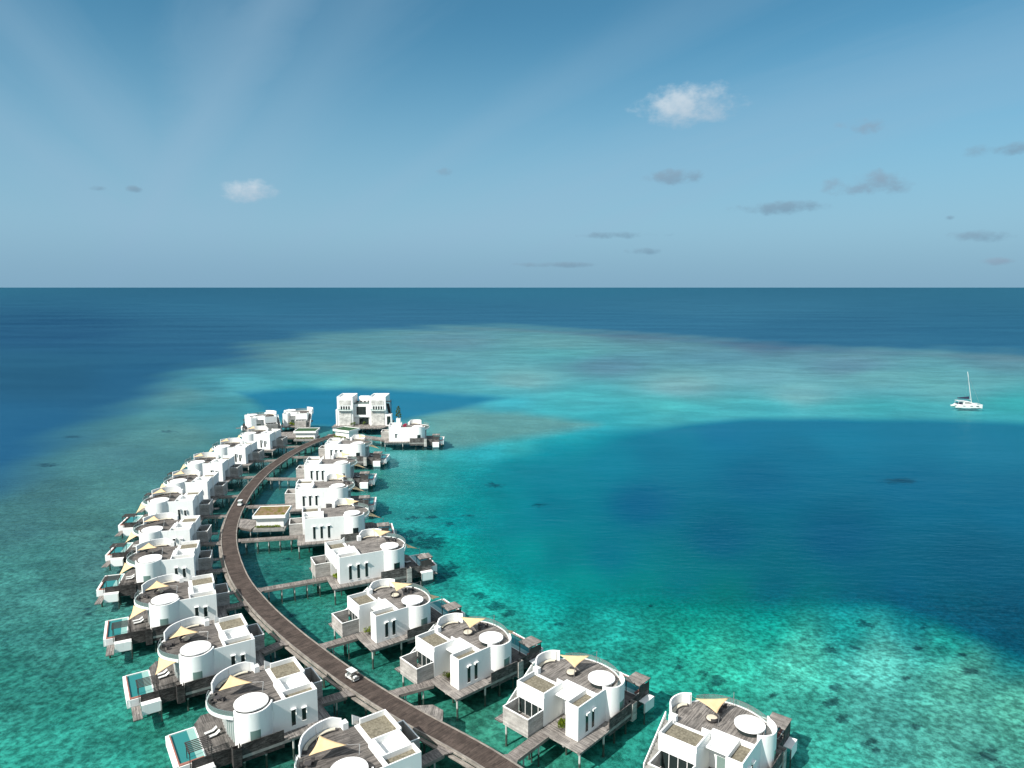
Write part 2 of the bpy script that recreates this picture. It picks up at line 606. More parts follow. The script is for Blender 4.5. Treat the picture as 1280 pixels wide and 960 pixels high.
    wd = m.wall(P, .04, 1.35, zt).build('window', 'teal_glass' if left or kind == 'R' else 'glass', tw)
    dx, dy, dr = (cx, cy + .4, 2.75) if left else (cx - .35, cy + .65, 2.38)
    mb().cyl(dx, dy, 5.86, 6.08, dr, 40).build('tower_roof', 'white', root, True)
    mb().cyl(dx, dy, 5.0, 5.86, dr - .38, 32).build('roof_lantern', 'glass', root, True)
    # roof deck
    if left:
        edge = [(13.6, 1.15), (15.2, 3.0), (16.2, 5.0), (16.4, 7.3), (15.9, 9.3), (14.9, 11.0)]
        lounge = [(14.9, 10.4), (13.6, 12.6), (11.5, 14.0), (9.0, 14.5), (6.9, 14.0)]
    else:
        edge = [(13.6, 1.15), (14.6, 3.0), (15.2, 5.2), (15.2, 7.8), (14.5, 10.2), (13.0, 12.0), (11.2, 13.2)]
        lounge = [(11.0, 12.9), (10.0, 14.2), (8.2, 14.8), (6.5, 14.6), (5.0, 13.7)]
    E_ = smooth_path([(x + ex, y) for x, y in edge], 5)
    Lg = smooth_path([(x + ex, y) for x, y in lounge], 6)
    slab = [(5.55, .24), (8.2 + ex, .24)] + E_ + Lg[1:] + [(x1 + .02, 13.02), (x1 + .02, 6.85), (5.55, 6.85)]
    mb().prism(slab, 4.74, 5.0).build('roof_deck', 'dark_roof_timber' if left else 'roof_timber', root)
    mb().wall(E_, .26, 4.6, 5.12).build('roof_rim', 'white', root)
    gs = E_[:len(E_) - 3]
    gl = mb().wall(gs, .03, 5.12, 6.0).build('glass_balustrade', 'clear_glass', root)
    m = mb()
    for p in gs[::3]:
        m.cyl(p[0], p[1], 5.12, 6.03, .03, 6)
    m.wall(gs, .05, 6.0, 6.05)
    m.build('handrail', 'steel', gl)
    n = len(Lg)
    lw = mb().wall(Lg, .24, 4.55, [6.95 - (.5 * max(0, 1 - (n - 1 - i) / 4)) for i in range(n)]).build('lounge_wall', 'white', root, True)
    inner = []
    for i in range(2, n - 2):
        d = Vector(Lg[i + 1]) - Vector(Lg[i - 1])
        d = Vector((d.x, d.y)).normalized()
        inner.append((Lg[i][0] - (-d.y) * -.62, Lg[i][1] - d.x * -.62) if False else (Lg[i][0] + -d.y * .62, Lg[i][1] + d.x * .62))
    be = mb().wall(inner, .6, 5.0, 5.22).build('bench', 'rattan', lw)
    mb().wall(inner[1:-1], .56, 5.22, 5.36).build('seat_cushion', 'cushion', be)
    px, py = (Lg[-1][0], Lg[-1][1])
    mb().box(px - .7, py - 1.1, 4.6, px + .2, py + .1, 6.1).build('wall_pier', 'white', root)
    # facade to the sea under the roof deck
    fac = [(13.32 + ex, 1.35), (13.82 + ex, 5), (13.62 + ex, 9), (12.52 + ex, 11.55)]
    fg = mb().wall(fac, .05, .1, 4.5).build('sea_glazing', 'teal_glass', root)
    m = mb()
    for i in range(3):
        a, b = Vector(fac[i]), Vector(fac[i + 1])
        k = 4 if i < 2 else 3
        for j in range(k):
            p = a.lerp(b, j / k)
            m.box(p.x + .02, p.y - .07, .02, p.x + .14, p.y + .07, 4.55)
    m.build('frame', 'white', fg)
    # outside stair from the roof on the far side
    m = mb()
    for i in range(13):
        z = 4.8 - i * .37
        xx = 4.6 - i * .52
        m.box(xx - .52, 13.15, z - .5, xx, 14.5, z)
    m.build('outside_stair', 'concrete', root)
    mb().xzprism([(4.9, 4.3), (4.9, 6.0), (-2.4, .9), (-2.4, -.3), (-1.8, -.3)], 14.52, 14.68).build('stair_wall', 'white', root)
    mb().box(-4.8, 12.9, -.2, -2.45, 14.6, 0).box(-2.44, 13.04, -.2, -.82, 13.14, 0).build('stair_landing', 'deck_timber', root)
    # dark clad screens on the near side
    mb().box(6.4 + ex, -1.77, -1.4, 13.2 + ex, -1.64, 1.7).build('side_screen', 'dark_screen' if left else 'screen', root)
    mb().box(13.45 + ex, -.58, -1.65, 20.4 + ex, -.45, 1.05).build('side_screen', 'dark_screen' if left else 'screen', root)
    mb().wall([(13.3 + ex, -.66), (13.3 + ex, -1.9), (14.5 + ex, -1.9), (14.5 + ex, -.66)], .12, -1.9, 1.4).build('shower_screen', 'pale_timber' if not left else 'dark_screen', root)
    # pool
    bs = mb().wall([(22.35 + ex, .7), (22.35 + ex, 10.2)], .5, -1.55, .1).wall([(18.05 + ex, .55), (22.1 + ex, .55)], .2, -1.3, .06).wall([(18.05 + ex, 10.3), (22.1 + ex, 10.3)], .2, -1.3, .06).box(17.97 + ex, .66, -1.3, 18.15 + ex, 10.2, .04).box(18.15 + ex, .66, -1.3, 22.1 + ex, 10.2, -.95).build('pool_basin', 'white', root)
    mb().box(19.35 + ex, .66, -.3, 22.1 + ex, 10.2, -.1).build('pool_water', 'pool', bs)
    mb().box(18.15 + ex, .66, -.3, 19.34 + ex, 10.2, -.09).build('pool_shelf', 'pool_step', bs)
    mb().box(18.3 + ex, .62, .06, 21.9 + ex, 1.1, .22).box(21.9 + ex, .62, .1, 22.1 + ex, 9.9, .2).build('pool_coping', 'terracotta', bs)
    # lower swim platform and white splash panel
    mb().box(20.5 + ex, (-4.4 if left else -1.2), -1.45, 22.0 + ex, .4, -1.3).build('swim_platform', 'deck_timber', root)
    mb().box(17.2 + ex, -1.9, -2.25, 20.45 + ex, -1.78, -.3).box(17.3 + ex, -1.78, -.42, 20.45 + ex, -.6, -.3).build('white_panel', 'white', root)
    mb().box(17.2 + ex, -1.95, ZS, 17.4 + ex, -1.75, -.45).build('pile', 'pile', root)
    # gazebo over the near end of the pool
    gz = empty('gazebo', (0, 0, 0), 0, root)
    gx0, gx1, gy0, gy1 = 17.2 + ex, 20.9 + ex, -.75, 2.5
    if left:
        m = mb()
        for i in range(7):
            y = gy0 + .15 + i * (gy1 - gy0 - .3) / 6
            m.box(gx0, y - .11, 2.62, gx1, y + .11, 2.70)
        m.box(gx0 + .1, gy0, 2.45, gx0 + .3, gy1, 2.61).box(gx1 - .3, gy0, 2.45, gx1 - .1, gy1, 2.61)
        m.build('slatted_roof', 'dark_timber', gz)
    else:
        mb().box(gx0, gy0, 2.6, gx1, gy1, 2.72).build('boarded_roof', 'gazebo_timber', gz)
        mb().box(gx0 + .1, gy0 + .1, 2.45, gx1 - .1, gy1 - .1, 2.59).build('roof_frame', 'dark_timber', gz)
    for x in (gx0 + .25, gx1 - .25):
        for y in (gy0 + .2, gy1 - .2):
            mb().box(x - .06, y - .06, 0 if y > .5 or x < 20 + ex else -.3, x + .06, y + .06, 2.46).build('post', 'dark_timber', gz)
    mb().box(gx0 + .4, gy0 + .12, .98, gx1 - .4, gy0 + .18, 2.2).build('side_slats', 'dark_timber', gz) if not left else None
    mb().box(17.97 + ex, -.44, -.24, 20.45 + ex, .44, 0).build('gazebo_floor', 'deck_timber', root)
    return root, E_, Lg, ex, s


PROTO = {}
for k in ('R', 'B', 'L', 'F', 'E'):
    PROTO[k] = make_villa(k)
USED = set()


# ---- the things that stand on villas
def make_sail(corners, poles, s):
    root = empty('shade_sail')
    A, B, C = [Vector(p) for p in corners]
    n = 10
    idx, vs = {}, []
    cen = (A + B + C) / 3
    for i in range(n + 1):
        for j in range(n + 1 - i):
            a, b = i / n, j / n
            c = 1 - a - b
            p = A * a + B * b + C * c
            # concave edges
            pull = 0.55 * ((a * b * (1 - c) ** 2 + b * c * (1 - a) ** 2 + a * c * (1 - b) ** 2) - 3 * a * b * c * .9)
            p = p.lerp(cen, max(0, pull))
            p.z -= .55 * a * b * c * 9 * .3
            idx[i, j] = len(vs)
            vs.append(p)
    m = MB(s)
    fs = []
    k = len(vs)
    for i in range(n):
        for j in range(n - i):
            fs.append((idx[i, j], idx[i + 1, j], idx[i, j + 1]))
            if j < n - i - 1:
                fs.append((idx[i + 1, j], idx[i + 1, j + 1], idx[i, j + 1]))
    m.add(vs, fs)
    f = m.build('fabric', 'sail', root, True)
    so = f.modifiers.new('thickness', 'SOLIDIFY')
    so.thickness = 0.02
    for (p, q, tip) in poles:
        MB(s).rod(p, q, .055).build('pole', 'steel', root)
        if tip is not None:
            MB(s).rod(q, tip, .015, 5).build('cable', 'steel', root)
    return root


def make_daybed(s):
    root = empty('round_daybed')
    n = 20
    m = MB(s)
    m.cyl(0, 0, 0, .42, .85, 20, 1.05)
    m.wall([(1.0 * math.cos(RAD(a)), 1.0 * math.sin(RAD(a))) for a in range(20, 200, 12)], .12, .42, .85)
    m.build('basket', 'rattan', root, True)
    MB(s).cyl(0, 0, .42, .55, .9, 20, .85).build('mattress', 'cushion', root, True)
    return root


def make_lounger(s):
    root = empty('sun_lounger')
    m = MB(s).box(-1.0, -.32, .22, .95, .32, .3)
    for x in (-.8, .75):
        for y in (-.26, .26):
            m.box(x - .04, y - .04, 0, x + .04, y + .04, .22)
    m.build('frame', 'rattan', root)
    m = MB(s).box(-1.0, -.31, .3, .35, .31, .42)
    m.xzprism([(.35, .3), (.35, .42), (1.0, .85), (1.06, .74)], -.31, .31)
    m.build('mattress', 'whitecloth', root)
    return root


def make_table(s):
    root = empty('patio_set')
    m = MB(s).box(-.5, -.5, .62, .5, .5, .7).cyl(0, 0, 0, .62, .08, 8)
    m.build('table', 'rattan', root)
    for a in (30, 150, 270):
        x, y = 1.0 * math.cos(RAD(a)), 1.0 * math.sin(RAD(a))
        MB(s).box(x - .25, y - .25, 0, x + .25, y + .25, .42).box(x + (.17 if x > 0 else -.25), y - .25, .42, x + (.25 if x > 0 else -.17), y + .25, .8).build('chair', 'rattan', root)
    return root


def leaf_blob(m, c, rad, n, size, rng, squash=.8):
    for _ in range(n):
        while True:
            d = Vector((rng.uniform(-1, 1), rng.uniform(-1, 1), rng.uniform(-1, 1)))
            if .25 < d.length < 1:
                break
        d = d * (.55 + .45 * rng.random())
        p = Vector(c) + Vector((d.x * rad, d.y * rad, d.z * rad * squash))
        a = Vector((rng.gauss(0, 1), rng.gauss(0, 1), rng.gauss(0, 1))).normalized()
        b = a.orthogonal().normalized()
        q = size * rng.uniform(.6, 1.3)
        m.add([p - a * q, p + b * q * .5, p + a * q, p - b * q * .5], [(0, 1, 2, 3)])


def make_bush(s, seed, r=1.0, mat='leaf', n=260):
    rng = random.Random(seed)
    root = empty('garden_shrub')
    m = MB(s)
    for k in range(5):
        leaf_blob(m, (rng.uniform(-.6, .6) * r, rng.uniform(-.8, .8) * r, .7 * r + rng.uniform(-.2, .5) * r), r * rng.uniform(.45, .75), n // 5, .2, rng)
    m.build('foliage', mat, root)
    mm = MB(s)
    for k in range(4):
        mm.rod((0, 0, 0), (rng.uniform(-.5, .5) * r, rng.uniform(-.6, .6) * r, .8 * r), .03, 5)
    mm.build('stem', 'bark', root)
    return root


SAILP = {
    'R': make_sail([(9.0, 11.4, 7.5), (12.6, 7.1, 7.5), (8.6, 7.5, 6.6)], [((9.4, 12.3, 5), (9.2, 12.3, 7.7), (9.0, 11.4, 7.5)), ((14.4, 7.0, 5.1), (14.6, 7.0, 7.6), (12.6, 7.1, 7.5)), ((7.6, 6.9, 5), (7.4, 6.6, 7.0), (8.6, 7.5, 6.6))], 1),
    'B': make_sail([(12.0, 12.6, 7.5), (16.4, 9.0, 7.3), (13.0, 8.6, 6.6)], [((12.8, 12.9, 5), (12.7, 12.9, 7.7), (12.0, 12.6, 7.5)), ((17.6, 9.0, 5.1), (17.8, 9.0, 7.5), (16.4, 9.0, 7.3)), ((12.0, 7.4, 5), (11.9, 7.2, 7.0), (13.0, 8.6, 6.6))], 1),
    'L': make_sail([(11.8, 10.3, 7.5), (9.2, 5.9, 7.4), (14.3, 8.0, 6.5)], [((11.6, 12.2, 5), (11.7, 12.3, 7.7), (11.8, 10.3, 7.5)), ((8.1, 4.4, 5), (7.7, 4.7, 7.6), (9.2, 5.9, 7.4)), ((15.6, 8.6, 5.1), (15.7, 8.7, 6.7), (14.3, 8.0, 6.5))], -1),
}
LOWSAIL = {
    'R': make_sail([(14.9, 2.2, 4.9), (15.2, 6.4, 4.9), (19.2, 6.0, 2.9)], [((19.5, 6.1, 0), (19.6, 6.1, 3.0), (19.2, 6.0, 2.9))], 1),
    'L': make_sail([(14.0, 1.0, 4.9), (16.6, 4.6, 4.9), (17.6, 2.2, 2.75)], [((17.8, 2.2, .0), (17.9, 2.2, 2.75), (17.6, 2.2, 2.7))], -1),
}
DAYBED = {1: make_daybed(1), -1: make_daybed(-1)}
LOUNGER = make_lounger(1)
TABLE = make_table(1)
BUSH = [make_bush(1, 11, 1.35, n=420), make_bush(1, 12, 1.2, n=380)]
ALLPROTO = [p[0] for p in PROTO.values()] + list(SAILP.values()) + list(LOWSAIL.values()) + list(DAYBED.values()) + [LOUNGER, TABLE] + BUSH

ORD = ['', 'first', 'second', 'third', 'fourth', 'fifth', 'sixth', 'seventh', 'eighth', 'ninth', 'tenth', 'eleventh', 'twelfth', 'thirteenth']
VILLAS = [
    # kind, x, y, heading, row, number from the bottom of the photo
    ('R', 33.5, 94.5, 51.7, 'right', 1), ('R', 10.9, 108.3, 46.9, 'right', 2), ('R', -9.9, 123.4, 41.7, 'right', 3), ('R', -28.6, 141.0, 36.2, 'right', 4),
    ('B', -43.5, 171.0, 27.0, 'right', 5), ('B', -61.0, 201.0, 15.0, 'right', 6), ('B', -73.2, 232.3, 8.0, 'right', 7), ('B', -79.9, 265.8, 4.5, 'right', 8), ('B', -81.3, 301.5, 0.0, 'right', 9),
    ('L', -13.5, 97.3, -145.0, 'left', 1), ('L', -33.6, 114.0, -145.5, 'left', 2), ('L', -50.6, 131.5, -147.5, 'left', 3), ('L', -66.7, 152.1, -153.0, 'left', 4),
    ('L', -81.3, 173.5, -162.0, 'left', 5), ('L', -91.7, 194.3, -168.0, 'left', 6), ('L', -101.8, 219.0, -169.0, 'left', 7), ('L', -106.5, 241.0, -173.0, 'left', 8),
    ('L', -111.8, 267.0, -178.0, 'left', 9), ('L', -113.0, 294.0, 179.0, 'left', 10), ('L', -111.8, 321.0, 176.0, 'left', 11),
    ('F', -135.5, 362.5, 120.0, 'end', 12), ('F', -123.5, 376.0, 96.0, 'end', 13), ('E', -59.8, 338.0, 3.0, 'end', 10),
]


def place(proto, loc, rz, label, cat, group):
    c = copy_tree(proto)
    c.location, c.rotation_euler = loc, (0, 0, rz)
    return tag(c, label, cat, group)


def to_world(x, y, h, lx, ly, s=1):
    a = RAD(h)
    ly *= s
    return (x + lx * math.cos(a) - ly * math.sin(a), y + lx * math.sin(a) + ly * math.cos(a))


def poly_strip(name, pts, half, z0, z1, mat, parent=None):
    """a flat walk along a path; UV u along, v across, in metres"""
    P = [Vector((p[0], p[1])) for p in pts]
    m = MB()
    uv, acc = [], 0
    n = len(P)
    for i, p in enumerate(P):
        if i:
            acc += (p - P[i - 1]).length
        d = (P[min(i + 1, n - 1)] - P[max(i - 1, 0)]).normalized()
        nn = Vector((-d.y, d.x))
        h = half[i] if isinstance(half, (list, tuple)) else half
        for k, zz in ((1, z1), (-1, z1), (1, z0), (-1, z0)):
            q = p + nn * h * k
            m.v.append((q.x, q.y, zz))
            uv.append((acc, h * k + (.35 if zz == z0 else 0)))
    for i in range(n - 1):
        a, b = 4 * i, 4 * i + 4
        m.f += [(a + 1, b + 1, b, a), (a + 2, b + 2, b + 3, a + 3), (a, b, b + 2, a + 2), (a + 3, b + 3, b + 1, a + 1)]
    m.f += [(0, 2, 3, 1), (4 * n - 4, 4 * n - 3, 4 * n - 1, 4 * n - 2)]
    return m.build(name, mat, parent, uv=uv)


# ---- boardwalk
BW = [(44, 58), (31, 69), (20, 79.5), (8, 92), (-4.6, 104.5), (-16.5, 114.2), (-28.5, 124.8), (-41.6, 138), (-53, 150.8), (-61.5, 161.6), (-69.6, 173.4), (-77, 187), (-82.6, 199), (-87.2, 211), (-91.6, 226),
      (-94.8, 240.5), (-97.3, 254), (-99.4, 271), (-100.3, 285), (-100.3, 298), (-99.4, 314), (-97.0, 331), (-93.6, 343.5), (-89.0, 354), (-84, 364)]
BWP = smooth_path(BW, 5)
BWH = 1.95
BZ = DECK + .2
bw = empty('boardwalk', (BWP[20][0], BWP[20][1], 0))
tag(bw, 'brown plank boardwalk on piles curving between the two rows of white villas', 'boardwalk')
bwi = (-BWP[20][0], -BWP[20][1])
loc_ = lambda pts: [(p[0] + bwi[0], p[1] + bwi[1]) for p in pts]


def offset_path(pts, d):
    P = [Vector((p[0], p[1])) for p in pts]
    out = []
    for i, p in enumerate(P):
        t = (P[min(i + 1, len(P) - 1)] - P[max(i - 1, 0)]).normalized()
        out.append((p.x - t.y * d, p.y + t.x * d))
    return out


poly_strip('deck', loc_(BWP), BWH, BZ - .2, BZ, 'walk_timber', bw)
for sd in (1, -1):
    poly_strip('edge_board', loc_(offset_path(BWP, sd * (BWH + .14))), .13, BZ - .55, BZ + .12, 'curb', bw)
poly_strip('service_ledge', loc_(offset_path(BWP, (BWH + .62))), .33, BZ - 1.0, BZ - .72, 'curb', bw)
poly_strip('girder', loc_(BWP), 1.5, BZ - .75, BZ - .21, 'concrete', bw)
acc, npile = 0, 0
for i in range(1, len(BWP)):
    a, b = Vector(BWP[i - 1]), Vector(BWP[i])
    acc += (b - a).length
    if acc > 6.2:
        acc = 0
        d = (b - a).normalized()
        for k in (1.35, -1.35):
            q = b + Vector((-d.y, d.x)) * k
            if q.y > 96 and npile < 100:
                MB().box(q.x - .2 + bwi[0], q.y - .2 + bwi[1], SEABED - .3, q.x + .2 + bwi[0], q.y + .2 + bwi[1], BZ - .7).build('pile', 'pile', bw)
                npile += 1


def nearest_on_walk(p):
    best = min(range(1, len(BWP) - 1), key=lambda i: (Vector(BWP[i][:2]) - Vector(p[:2])).length)
    return best


for (kind, x, y, h, row, num) in VILLAS:
    proto, E_, Lg, ex, s = PROTO[kind]
    rz = RAD(h)
    L3 = lambda lx, ly, z=0: (*to_world(x, y, h, lx, ly, s), DECK + z)
    where = {'right': f'{ORD[num]} villa up the right row', 'left': f'{ORD[num]} villa up the left row',
             'end': {12: 'far left villa', 13: 'villa behind the far left pavilion', 10: 'villa beside the tall conifer at the far end'}.get(num)}[row]
    vl = {'right': f'white overwater villa with round tower, {ORD[num]} from the bottom of the right row', 'left': f'white overwater villa with round tower, {ORD[num]} from the bottom of the left row',
          'end': {12: 'white villa at far left end with white parasol on its roof', 13: 'white villa behind the small pavilion at the far left end', 10: 'white villa right of the tall block with pink flowers on its roof'}.get(num)}[row]
    hz_ = 1.16 if kind in ('B', 'F', 'E') else 1.19 if (row == 'left' and num >= 7) else 1.04 if row == 'left' and num >= 5 else 1.0
    L3 = lambda lx, ly, z=0: (*to_world(x, y, h, lx, ly, s), DECK + z * hz_)
    v = place(proto, (x, y, DECK), rz, vl, 'villa', 'white overwater villas along the boardwalk')
    v.scale = (1, 1, hz_)
    # shade sails
    if row != 'end':
        sk = kind
        sa = place(SAILP[sk], (x, y, DECK), rz, f'tan triangular shade sail over the roof of the {where}', 'shade sail', 'tan shade sails on the roof decks')
        sa.scale = (1, 1, hz_)
        if not (row == 'left' and num in (1, 2)) and not (row == 'right' and num == 2):
            lk = 'L' if s == -1 else 'R'
            sa = place(LOWSAIL[lk], L3(ex, 0), rz, f'tan shade sail by the pool of the {where}', 'shade sail', 'tan shade sails over the pool decks')
            sa.scale = (1, 1, hz_)
    # furniture
    if row == 'right' and num <= 4:
        p = L3(8.7, 8.3, 5.0)
        place(DAYBED[1], p, rz + 2.0 + num, f'round rattan daybed on the roof of the {where}', 'daybed', 'round daybeds on the roofs')
    if row == 'left' and 3 <= num <= 5:
        p = L3(11.4, 8.6, 5.0)
        place(DAYBED[-1], p, rz + .5 * num, f'round daybed with pale cushion on the roof of the {where}', 'daybed', 'round daybeds on the roofs')
    if (row == 'left' and num <= 8) or (row == 'right' and num >= 5):
        for q, (lx, ly) in enumerate(((15.9 + ex, 5.6), (16.1 + ex, 6.9))):
            if row == 'right' and q:
                continue
            place(LOUNGER, L3(lx, ly), rz + (math.pi if s == 1 else math.pi) + .15, f'white sun lounger {"nearer the gazebo" if q == 0 else "farther from the gazebo"} on the {where}', 'sun lounger', 'white sun loungers by the pools')
    if (row == 'left' and num <= 4):
        place(TABLE, L3(14.6, 7.6, 5.0), rz + num, f'dark patio table and chairs on the {where}', 'patio set', 'patio sets on the roof decks')
    if row == 'right' and num in (1, 3, 4, 5, 7):
        place(TABLE, L3(12.6 + ex, 8.6, 5.0), rz + num, f'dark patio table and chairs on the {where}', 'patio set', 'patio sets on the roof decks')
    if row == 'right' and num <= 5:
        for q, (lx, ly) in enumerate(((.5, 4.0),)):
            place(BUSH[(num + q) % 2], L3(lx, ly), rz + num, f'yellow green shrub in the entrance court of the {where}', 'shrub', 'shrubs in the entrance courts')
    if num >= 12:
        place(BUSH[0], L3(1.0, 4.4), rz, f'green shrub in the entrance court of the {where}', 'shrub', 'shrubs in the entrance courts')
    # jetty to the boardwalk
    if row == 'end':
        continue
    a = L3(-2.2, 5.5)
    i = nearest_on_walk(L3(-11, 6.4))
    w = Vector(BWP[i])
    d = (Vector(BWP[i + 1]) - Vector(BWP[i - 1])).normalized()
    nn = Vector((-d.y, d.x))
    sd = 1 if nn.dot(Vector(a[:2]) - w) > 0 else -1
    b = w + nn * sd * (BWH + .3)
    c = w + nn * sd * (BWH + 1.5)
    jr = empty('jetty', (a[0], a[1], 0))
    tag(jr, f'grey plank jetty linking the boardwalk to the {where}', 'jetty', 'plank jetties between boardwalk and villas')
    pts = [Vector(a[:2]), Vector(a[:2]).lerp(c, .5), c, b]
    pl = [(p.x - a[0], p.y - a[1]) for p in pts]
    poly_strip('deck', pl, [.98, .98, .98, 1.7], BZ - .36, BZ - .196, 'jetty_timber', jr)
    for sd2 in (1, -1):
        poly_strip('fascia', offset_path(pl[:3], sd2 * 1.05), .06, BZ - .75, BZ - .17, 'curb', jr)
    ln = (pts[0] - pts[2]).length
    kk = max(1, int(ln / 3.0))
    dd = (pts[2] - pts[0]).normalized()
    for j in range(kk):
        p = pts[0] + dd * ln * (j + .6) / kk
        for k in (.75, -.75):
            q = p + Vector((-dd.y, dd.x)) * k
            MB().cyl(q.x - a[0], q.y - a[1], SEABED - .3, BZ - .37, .14, 8).build('pile', 'pile', jr)

# remove the prototypes themselves
for r in ALLPROTO:
    for o in list(r.children_recursive) + [r]:
        bpy.data.objects.remove(o)

# ------------------------------------------------------------------ pavilions
def pavilion(px, py, h, w, d, roofmat, label, hedge=True):
    root = empty('pavilion', (px, py, DECK), RAD(h))
    tag(root, label, 'pavilion', 'small planted pavilions along the boardwalk')
    MB().box(-.6, -2.3, -.75, w + .5, d + .3, -.02).build('base_slab', 'concrete', root)
    MB().box(0, 0, -.02, w - .3, d, 3.0).build('wall', 'white', root)
    MB().box(-.9, -.9, 3.0, w + .5, d + .5, 3.45).wall([(-.78, -.78), (w + .38, -.78), (w + .38, d + .38), (-.78, d + .38)], .24, 3.45, 4.0, True).build('roof', 'white', root)
    MB().box(-.64, -.64, 3.45, w + .24, d + .24, 3.8).build('roof_planting', roofmat, root)
    MB().box(.2, -2.15, -.02, w - .1, -1.25, .35).build('planter', 'concrete', root)
    rng = random.Random(int(px * 7))
    m = MB()
    for i in range(int(w * 2.2)):
        leaf_blob(m, (.5 + i * (w - .8) / (w * 2.2), -1.7 + rng.uniform(-.15, .15), .75), .6, 44, .17, rng, .75)
    m.build('hedge', 'leaf', root)
    for x in (.4, w / 2, w - .4):
        for y in (-.6, d - .4):
            MB().cyl(x, y, ZS, -.55, .2, 10).build('pile', 'pile', root)
    return root


pavilion(-80.0, 214.0, 6, 8.6, 8.6, 'roof_bed', 'white pavilion with dry brown roof planting beside the bend of the boardwalk')
pavilion(-107.0, 344.5, 2, 9.6, 7.5, 'roof_grass', 'white pavilion with green roof on the left side of the boardwalk end')
pavilion(-88.6, 349.6, -28, 9.0, 7.0, 'roof_grass', 'white pavilion with green roof on the right side of the boardwalk end')

# timber links beside the boardwalk
def platform(poly, z, label, mat='jetty_timber', cat='platform'):
    c = (sum(p[0] for p in poly) / len(poly), sum(p[1] for p in poly) / len(poly))
    root = empty('timber_platform', (c[0], c[1], 0))
    tag(root, label, cat)
    P = [(p[0] - c[0], p[1] - c[1]) for p in poly]
    m = MB().prism(P, z - .2, z)
    m.build('deck', 'deck_timber', root)
    MB().wall(P, .1, z - .8, z - .201, True).build('fascia', 'curb', root)
    for p in P:
        q = (p[0] * .85, p[1] * .85)
        MB().cyl(q[0], q[1], SEABED - .3, z - .2, .16, 8).build('pile', 'pile', root)
    return root


g = lambda a, b: ground(a, b, DECK)[:2]
platform([(-86.6, 214.5), (-80.9, 211.9), (-80.9, 220.5), (-89.6, 222.5)], DECK + .1, 'grey plank ramp between the boardwalk bend and the planted pavilion')
platform([g(511, 883), g(541, 881), g(554, 888), g(553, 903)], DECK + .05, 'pale timber landing attached to the right side of the boardwalk near the bottom')
platform([(-94.2, 356), (-81, 356.5), (-62, 346.5), (-62, 341), (-80, 350), (-93.5, 350.5)], DECK - .05, 'grey plank landing joining the end of the boardwalk to the far villas')
platform([(-121, 347.5), (-107.7, 347.5), (-107.7, 352), (-108.5, 374), (-113, 374), (-114, 362), (-128, 360), (-129, 356)], DECK - .06, 'grey plank landing behind the left green roofed pavilion')

